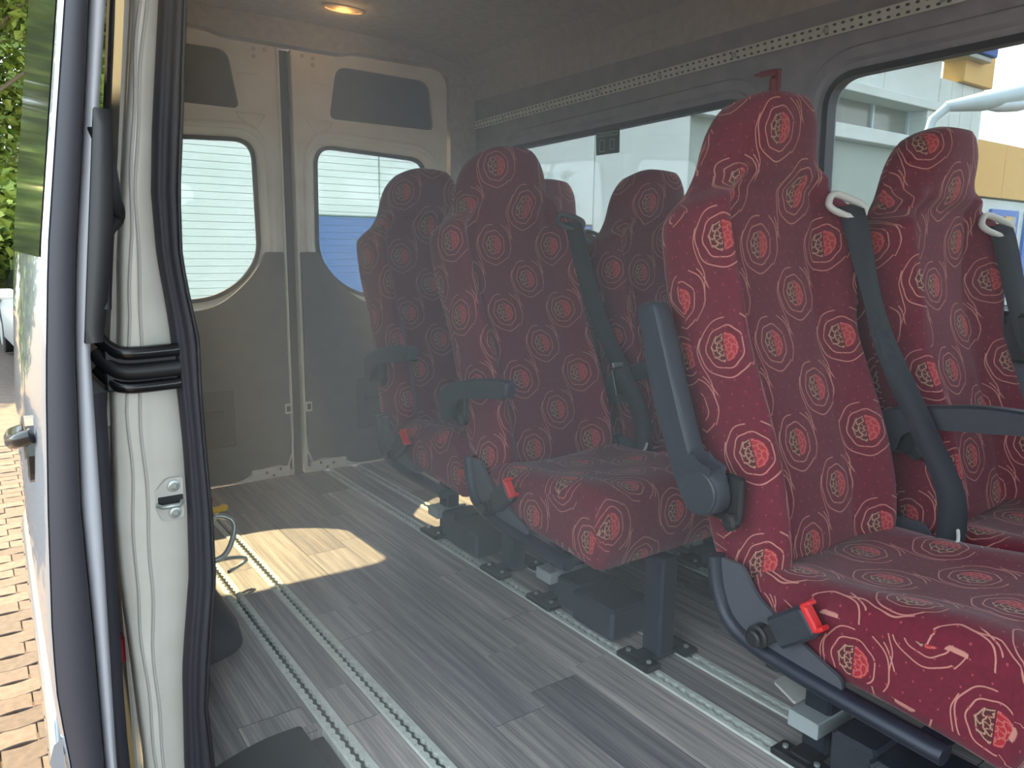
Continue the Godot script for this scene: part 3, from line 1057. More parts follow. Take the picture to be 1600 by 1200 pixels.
func seat(cfg: Dictionary) -> void:
	var cx: float = cfg.x
	var th: float = deg_to_rad(cfg.tilt)
	var s := base("passenger_seat", Vector3(cx, 0, cfg.z))
	tag(s, cfg.label, "seat", "red patterned minibus seats")
	var xf := back_frame(th, cfg.get("drop", 0.0))
	var w := 0.455
	var br := put(s, "backrest", backrest_mesh(th, cfg.get("du", 0.0), cfg.get("drop", 0.0)), M.fabric)
	put(s, "cushion", cushion_mesh(w, cfg.get("du", 0.0) * 1.7), M.fabric)
	if cfg.get("foam", false):
		var fm := mb()
		var rr := []
		for k in 9:
			var t := k / 8.0
			var hgt := 0.010 * sin(PI * t) + 0.002
			rr.append(PackedVector3Array([xf * Vector3(-0.20 + 0.055 * t, -0.004 - hgt, 0.03 + 0.06 * t), xf * Vector3(-0.20 + 0.055 * t, 0.012, 0.03 + 0.06 * t), xf * Vector3(-0.185 + 0.05 * t, 0.012, 0.0), xf * Vector3(-0.185 + 0.05 * t, -0.004 - hgt, 0.0)]))
		loft(fm, rr, true, true, true, true)
		var fo := put(br, "exposed_foam", fm, M.foam)
		fo.set_meta("label", "bare yellow foam edge under the cover")
	# side frames: bent tube and recliner plate
	for sd in [-1.0, 1.0]:
		var st := mb()
		var x: float = sd * (w / 2 + 0.012)
		tube(st, smooth_path([Vector3(x, 0.44, -0.012), Vector3(x, 0.38, 0.0), Vector3(x, 0.325, 0.032), Vector3(x, 0.300, 0.10), Vector3(x, 0.287, 0.25), Vector3(x, 0.280, 0.42)], 22), 0.020, 10, 0.8)
		var fr := put(s, "side_frame", st, M.steel)
		var pl := mb()
		face(pl, rounded([[-0.01, 0.44, 0.01], [0.05, 0.44, 0.01], [0.085, 0.395, 0.02], [0.16, 0.355, 0.02], [0.255, 0.318, 0.01], [0.26, 0.292, 0.0], [0.10, 0.298, 0.02], [0.035, 0.322, 0.02], [0.0, 0.38, 0.02]]), Transform3D(Basis(Vector3(0, 0, -1), Vector3(0, 1, 0), Vector3(1, 0, 0)) * Basis.from_scale(Vector3(-1, 1, 1)), Vector3(x + 0.004, 0, 0)), 0.008)
		put(fr, "recliner_plate", pl, M.plate_grey)
	# cross bars under the cushion
	for z in [0.12, 0.39]:
		put(s, "cross_bar", boxm(Vector3(0, 0.278, z), Vector3(w + 0.01, 0.03, 0.035), 0.005), M.steel)
	# seat back lower shell bracket behind
	# buckle on the left
	if cfg.get("buckle", true):
		var bx := -w / 2 - 0.028
		var dirb := Vector3(0, 0.62, 0.78).normalized()
		var zb := Vector3(1, 0, 0)
		var bxf := Transform3D(Basis(zb, dirb, zb.cross(dirb)), Vector3(bx, 0.335, 0.115))
		var bk := mb()
		cbox(bk, bxf * at(Vector3(0, 0.070, 0)), Vector3(0.026, 0.085, 0.056), 0.006)
		var bo := put(s, "buckle", bk, M.plastic)
		bo.set_meta("label", "black belt buckle with red button")
		var rb := mb()
		cbox(rb, bxf * at(Vector3(0, 0.113, -0.004)), Vector3(0.022, 0.012, 0.050), 0.003)
		cbox(rb, bxf * at(Vector3(0, 0.122, -0.025)), Vector3(0.022, 0.014, 0.008), 0.002)
		cbox(rb, bxf * at(Vector3(0, 0.122, 0.018)), Vector3(0.022, 0.014, 0.008), 0.002)
		put(bo, "press_button", rb, M.red)
		var sk := mb()
		cbox(sk, bxf * at(Vector3(0.002, 0.015, 0)), Vector3(0.012, 0.05, 0.03), 0.003)
		put(bo, "stalk", sk, M.black)
		var pv := mb()
		lathe(pv, Transform3D(Basis(Vector3(0, 0, 1), Vector3(-1, 0, 0), Vector3(0, 1, 0)), Vector3(bx + 0.012, 0.332, 0.105)), [[0.021, 0.0], [0.021, 0.02], [0.015, 0.022], [0.015, 0.032], [0.011, 0.034]], 18)
		var pb := put(bo, "pivot_bolt", pv, M.black)
	# armrest
	var arm: Dictionary = cfg.arm
	var ax_ := -w / 2 - 0.021
	var piv := Vector3(ax_ - (0.03 if arm.get("cap", false) else 0.0), arm.get("y", 0.575), arm.get("z", -0.03))
	var ang: float = deg_to_rad(arm.angle)
	var up_: bool = arm.angle > 60
	var axf := Transform3D(Basis(Vector3(0, sin(ang), cos(ang)), Vector3(0, cos(ang), -sin(ang)) * (1.0), Vector3(-1, 0, 0)), piv)
	var outl := rounded([[-0.042, -0.035, 0.03], [0.03, -0.045, 0.03], [0.052, -0.005, 0.03], [0.12, -0.002, 0.03], [0.362, -0.006, 0.02], [0.372, 0.044, 0.025], [0.20, 0.062, 0.05], [0.0, 0.052, 0.05], [-0.045, 0.030, 0.035]], 6)
	if not arm.get("cap", false):
		outl = rounded([[-0.035, -0.055, 0.015], [0.0, -0.055, 0.02], [0.012, -0.012, 0.025], [0.06, 0.008, 0.03], [0.26, 0.008, 0.02], [0.295, 0.0, 0.015], [0.308, 0.042, 0.02], [0.18, 0.056, 0.05], [0.0, 0.046, 0.05], [-0.045, 0.020, 0.03]], 6)
	var ast := mb()
	var I := axf
	var tk: float = 1.0 if arm.get("cap", false) else 0.75
	loft(ast, [contour(outl, I, 0.022 * tk, -0.006), contour(outl, I, 0.018 * tk, -0.0015), contour(outl, I, 0.012 * tk, 0.0), contour(outl, I, -0.012 * tk, 0.0), contour(outl, I, -0.018 * tk, -0.0015), contour(outl, I, -0.022 * tk, -0.006)], true, false, false, true)
	for e in [[0.022 * tk, 1.0], [-0.022 * tk, -1.0]]:
		var cp := PackedVector2Array()
		for p in contour(outl, Transform3D.IDENTITY, 0.0, -0.006):
			cp.append(Vector2(p.x, p.y))
		face(ast, cp, I * at(Vector3(0, 0, e[0] if e[1] > 0 else e[0] + 0.001)), 0.001)
	var ar := put(s, "armrest", ast, M.armrest)
	if arm.get("cap", false):
		var disc := mb()
		lathe(disc, Transform3D(Basis(Vector3(0, 0, 1), Vector3(-1, 0, 0), Vector3(0, 1, 0)), piv + Vector3(-0.021, 0, 0)), [[0.040, -0.004], [0.040, 0.003], [0.037, 0.005], [0.0, 0.0055]], 24)
		put(ar, "pivot_cap", disc, M.armrest)
	var brk := mb()
	cbox(brk, Transform3D(Basis.IDENTITY, piv + Vector3(0.018 + 0.014 * float(arm.get("cap", false)), -0.012, 0.02)), Vector3(0.016, 0.09, 0.075), 0.012)
	lathe(brk, Transform3D(Basis(Vector3(0, 0, 1), Vector3(-1, 0, 0), Vector3(0, 1, 0)), piv + Vector3(0.022, -0.05, 0.045)), [[0.016, 0.0], [0.016, 0.012], [0.008, 0.014]], 14)
	put(ar, "mount", brk, M.black)
	# belt guide and belt on the right shoulder
	var gx := 0.185
	var gv := 0.715
	var gd := mb()
	var gpts := []
	for k in 21:
		var t := TAU * k / 20.0
		var e := Vector2(cos(t), sin(t))
		var lx: float = 0.040 * signf(e.x) * pow(absf(e.x), 0.6); var ly: float = 0.019 * signf(e.y) * pow(absf(e.y), 0.6)
		var rot := Vector2(lx, ly).rotated(-0.50)
		gpts.append(xf * Vector3(gx + rot.x * 0.9, gv + rot.y, 0.148 + rot.x * 0.45))
	tube(gd, gpts, 0.0075, 8, 1.2)
	put(s, "belt_guide", gd, M[cfg.get("guide", "guide_pale")])
	var bl := mb()
	var path := smooth_path([xf * Vector3(gx + 0.002, gv + 0.012, 0.13), xf * Vector3(gx + 0.002, gv - 0.004, 0.154), xf * Vector3(gx + 0.004, gv - 0.07, 0.158), xf * Vector3(gx + 0.010, gv - 0.30, 0.168), Vector3(gx + 0.022, 0.53, 0.195), Vector3(gx + 0.025, 0.41, 0.20)], 24)
	var r0 := []
	for i in path.size():
		var t := float(i) / (path.size() - 1)
		var wd := 0.0265
		var p: Vector3 = path[i]
		var tw: float = cfg.get("twist", 0.0) * exp(-pow((t - 0.3) / 0.18, 2.0))
		var sdv := Vector3(0.60, 0.0, 0.80).rotated(Vector3.UP, tw).normalized() * wd
		var nn := sdv.cross(Vector3.UP).normalized() * 0.0016
		r0.append(PackedVector3Array([p - sdv, p + sdv, p + sdv + nn, p - sdv + nn]))
	loft(bl, r0, true, true, true, true)
	var blo := put(s, "belt", bl, M.belt)
	if cfg.get("tongue", false):
		var tg := mb()
		var pm: Vector3 = path[15]
		cbox(tg, Transform3D(Basis(Vector3.RIGHT, -0.3), pm + Vector3(0, 0, 0.004)), Vector3(0.066, 0.022, 0.014), 0.005)
		cbox(tg, Transform3D(Basis(Vector3.RIGHT, -0.3), pm + Vector3(0.002, -0.05, 0.006)), Vector3(0.052, 0.075, 0.005), 0.002)
		put(blo, "tongue", tg, M.black_gloss)
	var an := mb()
	tube(an, smooth_path([Vector3(gx - 0.02, 0.432, 0.215), Vector3(gx + 0.01, 0.446, 0.222), Vector3(gx + 0.04, 0.470, 0.205)], 8), 0.0035, 8)
	cbox(an, Transform3D(Basis(Vector3.UP, -0.7), Vector3(gx + 0.012, 0.436, 0.238)), Vector3(0.012, 0.010, 0.060), 0.003)
	put(blo, "anchor_tag", an, M.guide_pale)
	# legs, feet, cover box
	var fx: float = cfg.rail - cx
	var fz := [cfg.get("rear_foot", 0.10), cfg.get("front_foot", 0.48)]
	for k in 2:
		var z: float = fz[k]
		var lg := mb()
		if k == 1:
			cbox(lg, at(Vector3(fx, 0.142, z)), Vector3(0.055, 0.256, 0.062), 0.006)
		else:
			cbox(lg, at(Vector3(fx, 0.142, z)), Vector3(0.052, 0.256, 0.058), 0.006)
		put(s, "leg", lg, M.steel)
		var ft := mb()
		cbox(ft, at(Vector3(fx - 0.066, 0.012, z)), Vector3(0.050, 0.016, 0.11), 0.004)
		cbox(ft, at(Vector3(fx + 0.066, 0.012, z)), Vector3(0.050, 0.016, 0.11), 0.004)
		cbox(ft, at(Vector3(fx, 0.014, z)), Vector3(0.15, 0.018, 0.05), 0.004)
		var fp := put(s, "foot_plate", ft, M.black)
		for dx in [-0.066, 0.066]:
			for dz in [-0.035, 0.035]:
				var bt := mb()
				lathe(bt, at(Vector3(fx + dx, 0.020, z + dz)), [[0.006, 0.0], [0.006, 0.005], [0.004, 0.006]], 8)
				put(fp, "bolt", bt, M.zinc)
	var bz: float = fz[0]
	var bc := mb()
	cbox(bc, at(Vector3(fx - 0.008, 0.088, bz - 0.002)), Vector3(0.12, 0.034, 0.066), 0.002)
	put(s, "bracket", bc, M.bracket)
	var cv := mb()
	cbox(cv, at(Vector3(fx - 0.002, 0.068, bz + 0.10)), Vector3(0.125, 0.085, 0.09), 0.006)
	cbox(cv, at(Vector3(fx - 0.002, 0.060, bz + 0.215)), Vector3(0.15, 0.085, 0.16), 0.008)
	put(s, "cover_box", cv, M.plastic)
	if cfg.get("lever", false):
		var lv := mb()
		face(lv, rounded([[-0.05, -0.035, 0.006], [0.035, -0.035, 0.006], [0.035, 0.035, 0.006], [-0.02, 0.035, 0.006]]), Transform3D(Basis(Vector3.RIGHT, -PI / 2) , Vector3(fx - 0.005, 0.118, bz - 0.065)), 0.006)
		put(s, "release_lever", lv, M.guide_pale)

func build_seats() -> void:
	seat({x = 0.220, z = 2.345, tilt = 17.0, rail = 0.203, arm = {angle = 112.0, z = -0.012, y = 0.572, cap = true}, foam = true, lever = true, twist = 0.7, du = 0.0,
		label = "nearest red patterned seat with its armrest folded up and a foam edge showing"})
	seat({x = 0.722, z = 2.42, drop = 0.03, tilt = 16.0, rail = 0.765, arm = {angle = 7.0, z = -0.03, y = 0.635}, twist = 0.3, du = 0.35,
		label = "red patterned seat at the right edge beside the window with street lamp"})
	seat({x = 0.1975, z = 1.515, drop = 0.008, tilt = 21.0, rail = 0.203, arm = {angle = 10.0, z = -0.10, y = 0.585}, guide = "guide_dark", tongue = true, du = 0.12,
		label = "middle row aisle seat, red patterned, dark belt and lowered armrest"})
	seat({x = 0.71, z = 1.55, drop = 0.055, tilt = 17.0, rail = 0.765, arm = {angle = 16.0, z = 0.0, y = 0.60}, guide = "guide_dark", du = 0.6,
		label = "middle row window seat half hidden behind the nearest seat"})
	seat({x = 0.2175, z = 0.912, drop = 0.04, tilt = 16.0, rail = 0.203, arm = {angle = 10.0, z = -0.04, y = 0.61}, guide = "guide_dark", du = 0.8, rear_foot = 0.07, front_foot = 0.46,
		label = "rearmost aisle seat in front of the rear door, red patterned with lowered armrest"})
	seat({x = 0.71, z = 0.98, drop = 0.05, tilt = 16.0, rail = 0.765, arm = {angle = 10.0, z = -0.02, y = 0.60}, guide = "guide_dark", du = 0.45, rear_foot = 0.07, front_foot = 0.46,
		label = "rearmost window seat, only its shoulder showing behind the middle row seat"})

# ---------------------------------------------------------------- fittings
func build_fittings() -> void:
	# slotted lashing rail high on the far wall
	var wt := base("lashing_rail", Vector3(0.915, 1.578, 0.02))
	tag(wt, "perforated metal rail running along the wall above the side windows", "rail")
	var st := mb()
	var slope := 0.0215
	var P := 0.0254
	var tilt := Basis(Vector3(0, slope, 1).normalized(), Vector3(-0.30, 1, 0).normalized(), Vector3(-1, -0.30, 0).normalized())
	var L := 3.0
	for row in 2:
		var y0 := -0.018 + 0.018 * row
		for i in int(L / P):
			var o := Vector2(i * P, y0)
			var c := o + Vector2(P / 2, 0.009)
			var brd := [Vector2(P / 2, 0), Vector2(P, 0), Vector2(P, 0.009), Vector2(P, 0.018), Vector2(P / 2, 0.018), Vector2(0, 0.018), Vector2(0, 0.009), Vector2(0, 0)]
			for k in 8:
				var a0 := -PI / 2 + TAU * k / 8.0; var a1 := a0 + TAU / 8.0
				var p0 := c + Vector2(cos(a0) * 0.0062, sin(a0) * 0.0038); var p1 := c + Vector2(cos(a1) * 0.0062, sin(a1) * 0.0038)
				var q0: Vector2 = o + brd[k]; var q1: Vector2 = o + brd[(k + 1) % 8]
				quad(st, tilt * Vector3(q0.x, q0.y, 0), tilt * Vector3(q1.x, q1.y, 0), tilt * Vector3(p1.x, p1.y, 0), tilt * Vector3(p0.x, p0.y, 0))
	put(wt, "perforated_strip", st, M.alu)
	var bk := mb()
	cbox(bk, Transform3D(tilt, tilt * Vector3(L / 2, 0, -0.006)), Vector3(L, 0.0365, 0.007), 0.001)
	put(wt, "backing", bk, M.slot)
	for i in 9:
		var sc := mb()
		lathe(sc, Transform3D(tilt * Basis(Vector3.RIGHT, PI / 2), tilt * Vector3(0.25 + i * 0.318, 0.0, 0.0)), [[0.009, 0.0], [0.009, 0.003], [0.005, 0.004], [0.004, 0.001]], 14)
		put(wt, "screw", sc, M.zinc)
	# emergency hammer between the windows
	var hm := base("emergency_hammer", Vector3(0.915, 1.50, 1.685))
	tag(hm, "red emergency hammer on the pillar between the side windows", "hammer")
	put(hm, "handle", boxm(Vector3(0, -0.03, 0.01), Vector3(0.020, 0.10, 0.020), 0.006), M.hammer_red)
	var hd := mb()
	lathe(hd, Transform3D(Basis(Vector3(1, 0, 0), Vector3(0, 0, 1), Vector3(0, -1, 0)), Vector3(-0.004, 0.034, -0.055)), [[0.003, 0.0], [0.005, 0.008], [0.005, 0.02], [0.009, 0.024], [0.009, 0.07], [0.006, 0.075]], 14)
	put(hm, "hammer_head", hd, M.hammer_red)
	put(hm, "holder", boxm(Vector3(0.012, -0.02, 0.01), Vector3(0.012, 0.13, 0.034), 0.004), M.hammer_red)
	# sticker on the side window
	var sk := base("window_sticker", Vector3(0.935, 1.41, 0.945))
	tag(sk, "small dark notice sticker at the top of the rear side window", "sticker")
	var sb := Basis(Vector3(0, 0, 1), Vector3(-0.045, 1, 0), Vector3(-1, -0.045, 0))
	var s1 := mb()
	face(s1, rect(-0.066, -0.044, 0.066, 0.044, 0.004), Transform3D(sb, Vector3(0, 0, 0)), 0.002)
	put(sk, "sheet", s1, M.sticker)
	var s2 := mb()
	for r in [[-0.058, 0.022, 0.058, 0.038, 0.0], [-0.045, -0.034, -0.015, 0.012, 0.0], [0.012, -0.030, 0.04, 0.010, 0.0]]:
		var o := rect(r[0], r[1], r[2], r[3], 0.003)
		plate(s2, o, [rect(r[0] + 0.003, r[1] + 0.003, r[2] - 0.003, r[3] - 0.003, 0.002)], Transform3D(sb, Vector3(-0.0012, 0, 0)), 0.0006)
	for k in 6:
		cbox(s2, Transform3D(sb, sb * Vector3(-0.04 + k * 0.013, 0.030, 0.0012)), Vector3(0.009, 0.004, 0.0006), 0.0001)
	put(sk, "print", s2, M.sticker_ink)
	# ceiling lamp
	var lp := base("ceiling_lamp", Vector3(0.145, 1.9, 0.30))
	tag(lp, "small lit oval lamp in the ceiling near the rear doors", "ceiling lamp")
	var bz := mb()
	var ov := func(a: float, b: float, y: float) -> PackedVector3Array:
		var r := PackedVector3Array()
		for k in 28:
			r.append(Vector3(cos(TAU * k / 28) * a, y, sin(TAU * k / 28) * b))
		return r
	loft(bz, [ov.call(0.085, 0.040, 0.002), ov.call(0.084, 0.039, -0.006), ov.call(0.074, 0.031, -0.009), ov.call(0.072, 0.029, -0.002)], true, false, false, false)
	put(lp, "bezel", bz, M.lens)
	var ln := mb()
	loft(ln, [ov.call(0.072, 0.029, -0.004), ov.call(0.062, 0.024, -0.008), ov.call(0.04, 0.014, -0.010)], true, true, true, true)
	put(lp, "lens", ln, M.lens)
	var bb := mb()
	loft(bb, [ov.call(0.034, 0.010, -0.0095), ov.call(0.030, 0.008, -0.012)], true, true, true, true)
	put(lp, "bulb_glow", bb, M.bulb)
	var ol := OmniLight3D.new()
	ol.name = "lamp_light"
	ol.light_color = c8(255, 196, 120)
	ol.light_energy = 0.0012
	ol.light_size = 0.03
	ol.omni_range = 6.0
	ol.omni_attenuation = 2.0
	ol.shadow_enabled = true
	ol.position = Vector3(0, -0.03, 0)
	lp.add_child(ol)
	# round plug in the rear corner
	var rp := base("lining_plug", Vector3(0.835, 1.66, 0.016))
	tag(rp, "round grey plug in the lining beside the rear door top", "plug")
	var rs := mb()
	lathe(rs, Transform3D(Basis(Vector3.RIGHT, PI / 2), Vector3.ZERO), [[0.024, 0.0], [0.022, 0.005], [0.012, 0.006], [0.010, 0.003]], 20)
	put(rp, "cap", rs, M.lining)
	# black cap low beside the front window
	var wc := base("wall_bin", Vector3(0.945, 0.805, 2.50))
	tag(wc, "black plastic box on the wall under the front side window", "box")
	var wb := mb()
	loft(wb, [contour(rect(-0.10, -0.06, 0.10, 0.06, 0.03), Transform3D(Basis(Vector3(0, 0, 1), Vector3(0, 1, 0), Vector3(-1, 0, 0)), Vector3.ZERO), -0.035), contour(rect(-0.10, -0.06, 0.10, 0.06, 0.03), Transform3D(Basis(Vector3(0, 0, 1), Vector3(0, 1, 0), Vector3(-1, 0, 0)), Vector3.ZERO), 0.03), contour(rect(-0.09, -0.05, 0.09, 0.05, 0.03), Transform3D(Basis(Vector3(0, 0, 1), Vector3(0, 1, 0), Vector3(-1, 0, 0)), Vector3.ZERO), 0.04)], true, true, true, false)
	put(wc, "cover", wb, M.black)
	# wheel arch cover
	var wa := base("wheel_arch_cover", Vector3(-0.76, 0.0, 0.93))
	tag(wa, "dark grey carpeted wheel arch box beside the door pillar", "wheel arch")
	var wr := []
	for e in [[0.0, 0.0, 0.0], [0.05, 0.010, 0.0], [0.12, 0.045, 0.015], [0.18, 0.08, 0.035], [0.212, 0.105, 0.06], [0.225, 0.14, 0.10]]:
		var ring := PackedVector3Array()
		for p in rounded([[-0.12, -0.38, 0.01], [0.138 - e[1], -0.38 + e[2], 0.05], [0.138 - e[1], 0.46 - e[2], 0.09], [-0.12, 0.52 - e[2], 0.02]], 6):
			ring.append(Vector3(p.x, e[0] + 0.001, p.y))
		wr.append(ring)
	var ws := mb()
	loft(ws, wr, true, true, true, true)
	put(wa, "carpet_cover", ws, M.rubber)
	# lashing strap with hook loops lying on the wheel arch
	var tie := base("lashing_strap", Vector3(-0.585, 0.10, 1.0))
	tag(tie, "grey lashing strap loop with a yellow and red handle by the pillar", "strap")
	var l1 := mb()
	tube(l1, smooth_path([Vector3(-0.035, 0.08, -0.02), Vector3(-0.005, 0.118, -0.02), Vector3(0.034, 0.105, -0.01), Vector3(0.040, 0.075, 0.0), Vector3(0.018, 0.03, 0.02), Vector3(-0.01, 0.008, 0.03), Vector3(-0.05, 0.005, 0.03)], 28), 0.008, 10)
	put(tie, "steel_loop", l1, M.zinc)
	var l2 := mb()
	tube(l2, smooth_path([Vector3(-0.04, 0.004, 0.04), Vector3(0.01, -0.002, 0.02), Vector3(0.062, -0.018, 0.0), Vector3(0.070, -0.028, 0.0), Vector3(0.058, -0.036, 0.0), Vector3(0.01, -0.040, 0.03)], 22), 0.006, 10)
	put(tie, "steel_loop", l2, M.zinc)
	var l3 := mb()
	tube(l3, [Vector3(-0.05, 0.142, 0.0), Vector3(0.002, 0.142, -0.01), Vector3(0.012, 0.144, -0.012)], 0.0095, 12)
	lathe(l3, at(Vector3(0.016, 0.138, -0.013)), [[0.008, -0.004], [0.013, 0.0], [0.013, 0.010], [0.008, 0.014]], 14)
	put(tie, "yellow_handle", l3, M.yellow)
	var l4 := mb()
	cbox(l4, Transform3D(Basis(Vector3.FORWARD, 0.4), Vector3(-0.028, 0.155, -0.012)), Vector3(0.012, 0.06, 0.02), 0.003)
	put(tie, "red_tab", l4, M.red)

# ---------------------------------------------------------------- outside
func panel_box(parent: Node, called: String, x0: float, y0: float, x1: float, y1: float, z: float, t: float, m: Material) -> MeshInstance3D:
	return put(parent, called, boxm(Vector3((x0 + x1) / 2, (y0 + y1) / 2, z - t / 2), Vector3(x1 - x0, y1 - y0, t), 0.01), m)

func build_outside() -> void:
	var G := -0.68
	# paving
	var pv := base("paving", Vector3(0, G, 0))
	structure(pv, "sunlit sandy brick paving outside the sliding door", "paving")
	put(pv, "ground", boxm(Vector3(8, -0.08, -10), Vector3(70, 0.1, 60), 0.0), M.ground)
	var shapes := []
	for v in 3:
		var st := mb()
		# wavy interlocking block
		var o := PackedVector2Array()
		for k in 9:
			o.append(Vector2(-0.11 + 0.22 * k / 8.0, -0.055 + 0.010 * sin(TAU * k / 8.0)))
		for k in 9:
			o.append(Vector2(0.11 - 0.22 * k / 8.0, 0.055 + 0.010 * sin(-TAU * k / 8.0)))
		var c := Vector2.ZERO
		var rings := []
		for e in [[-0.03, 0.0008], [-0.003, 0.0008], [0.0, 0.0035]]:
			var ring := PackedVector3Array()
			for p in o:
				ring.append(Vector3(p.x * (1.0 - e[1] / 0.11), e[0], p.y * (1.0 - e[1] / 0.055)))
			rings.append(ring)
		loft(st, rings, true, false, true, false)
		shapes.append(done(st))
	var count := 0
	for j in range(0, 50):
		for i in range(0, 6):
			if count >= 300:
				break
			var z := 1.2 - j * 0.113
			var x := -1.62 + i * 0.222 + (0.111 if j % 2 == 1 else 0.0)
			var b := put(pv, "paver", shapes[0], M["paver%d" % (rng.randi() % 3)])
			b.position = Vector3(x, 0.0 + rng.randf_range(-0.002, 0.002), z)
			count += 1
	# the white, blue and yellow depot behind and beside the van
	var d := base("depot_building", Vector3(8.0, G, -4.3))
	tag(d, "white panelled building with a blue band behind the van and a glazed bay", "building")
	var o := -d.position
	var inner := func(called, x0, y0, x1, y1, z, t, m): return panel_box(d, called, x0 + o.x, y0 + o.y, x1 + o.x, y1 + o.y, z + o.z, t, m)
	inner.call("core_wall", 0.25, G, 15.1, 4.2, -4.35, 0.3, M.bay_grey)
	var xs := [0.25, 1.30, 2.36, 3.6, 5.24, 6.92]
	for i in 5:
		var low: float = 1.30 if i >= 1 and i < 4 else G
		if low > G:
			inner.call("blue_panel", xs[i] + 0.006, G, xs[i + 1] - 0.006, low - 0.006, -4.0, 0.3, M.panel_blue)
		inner.call("white_panel", xs[i] + 0.006, low + 0.006, xs[i + 1] - 0.006, 4.2, -4.0, 0.3, M.panel_white)
	var ux := [6.93, 8.6, 10.3, 11.55, 13.4]
	for i in 4:
		inner.call("white_panel", ux[i] + 0.006, 3.66, ux[i + 1] - 0.006, 4.5, -4.0, 0.3, M.panel_white)
	inner.call("bay_beam", 6.95, 3.50, 13.36, 3.645, -3.85, 0.45, M.panel_white)
	for i in 5:
		var a := 6.95 + i * 1.18
		var pn = inner.call("bay_pane", a + 0.03, 3.02, a + 1.15, 3.50, -4.25, 0.03, M.bay_glass)
	for i in 5:
		var a := 6.95 + (i + 1) * 1.18
		inner.call("bay_mullion", a - 0.03, 3.02, a + 0.03, 3.50, -4.2, 0.08, M.lamp_grey)
	inner.call("bay_sill", 6.95, 2.80, 12.85, 3.02, -3.9, 0.4, M.panel_white)
	inner.call("bay_apron", 6.95, G, 12.85, 2.80, -4.1, 0.2, M.bay_grey)
	inner.call("corner_post", 12.86, G, 13.40, 3.50, -3.9, 0.4, M.panel_white)
	var sx := [13.41, 13.85, 14.25, 14.7, 15.1]
	for i in 4:
		inner.call("white_panel", sx[i] + 0.006, G, sx[i + 1] - 0.006, 4.12, -4.0, 0.3, M.panel_white)
	inner.call("yellow_fascia", 14.05, 4.13, 15.2, 4.95, -3.9, 0.4, M.panel_yellow)
	inner.call("blue_fascia", 12.2, 4.60, 14.8, 5.2, -3.7, 0.6, M.panel_blue)
	inner.call("roof_glazing", 12.2, 4.50, 14.7, 4.59, -3.75, 0.5, M.bay_glass)
	# yellow-banded building further away
	var y2 := base("yellow_building", Vector3(29, G, -8.5))
	tag(y2, "low building with a yellow roof band and blue window frames", "building")
	var o2 := -y2.position
	var far := func(called, x0, y0, x1, y1, z, t, m, par): return panel_box(par, called, x0 + o2.x, y0 + o2.y, x1 + o2.x, y1 + o2.y, z + o2.z, t, m)
	far.call("wall", 23.9, G, 36, 2.75, -8.1, 0.5, M.panel_white, y2)
	for i in 5:
		far.call("yellow_fascia", 23.9 + i * 2.2, 2.80, 23.9 + (i + 1) * 2.2 - 0.02, 4.45, -8.0, 0.8, M.panel_yellow, y2)
	for i in 3:
		var a := 25.6 + i * 2.6
		var fr = far.call("window_frame", a, -0.4, a + 2.0, 2.45, -8.0, 0.2, M.frame_blue, y2)
		far.call("pane", a + 0.25, 1.0, a + 1.75, 2.25, -7.98, 0.06, M.bay_glass, fr)
		far.call("curtain", a + 0.9, 1.0, a + 1.3, 2.25, -7.94, 0.03, M.panel_yellow, fr)
	# street lamp
	var sl := base("street_lamp", Vector3(5.32, G, 0.06))
	sl.rotation.y = -0.62
	tag(sl, "pale grey street lamp head seen through the front side window", "street lamp")
	var po := mb()
	tube(po, [Vector3(-0.12, 0, -0.02), Vector3(-0.12, 2.55, -0.02), Vector3(-0.08, 2.74, -0.01), Vector3(0.02, 2.83, 0)], 0.035, 10)
	put(sl, "pole", po, M.lamp_grey)
	var hd := mb()
	var hr := []
	for e in [[0.0, 0.03, 0.035, 0.0], [0.06, 0.06, 0.045, 0.004], [0.3, 0.10, 0.075, 0.04], [0.55, 0.115, 0.085, 0.09], [0.74, 0.09, 0.06, 0.12], [0.80, 0.04, 0.03, 0.125]]:
		var ring := PackedVector3Array()
		for k in 14:
			var t := TAU * k / 14.0
			ring.append(Vector3(e[0], 2.84 + e[3] + sin(t) * e[2], cos(t) * e[1]))
		hr.append(ring)
	loft(hd, hr, true, true, true, true)
	put(sl, "lamp_head", hd, M.lamp_grey)
	var gl := mb()
	var gr := []
	for e in [[0.36, 0.04, 0.0], [0.44, 0.085, -0.02], [0.58, 0.09, -0.03], [0.70, 0.07, -0.01], [0.75, 0.03, 0.03]]:
		var ring := PackedVector3Array()
		for k in 12:
			var t := TAU * k / 12.0
			ring.append(Vector3(e[0], 2.84 + e[0] * 0.12 + e[2] - 0.025 + sin(t) * 0.05, cos(t) * e[1]))
		gr.append(ring)
	loft(gl, gr, true, true, true, true)
	put(sl, "lamp_bowl", gl, M.headlight)
	# trees
	tree(Vector3(-1.0, G, -13.5), 8.4, 2.4, 24000, 1, "tall leafy green tree at the left edge, sunlit from behind")
	tree(Vector3(3.2, G, -13.5), 8.0, 2.0, 9000, 2, "dark green tree behind the sliding door")
	tree(Vector3(-3.2, G, -7.0), 6.4, 1.7, 9000, 3, "leafy tree left of the frame edge, mirrored in the door")
	tree(Vector3(31.0, G, -13.0), 6.6, 1.6, 1800, 4, "treetop above the yellow roof band")
	tree(Vector3(-0.6, G, -20.0), 12.0, 3.6, 24000, 5, "tall dark tree further back behind the parked cars")
	# little house with a tiled roof
	var h := base("house", Vector3(-1.6, G, -26))
	tag(h, "small white house with a tiled roof far behind the cars", "house")
	put(h, "wall", boxm(Vector3(0, 1.1, 0), Vector3(3.2, 2.2, 3), 0.01), M.panel_white)
	var rf := mb()
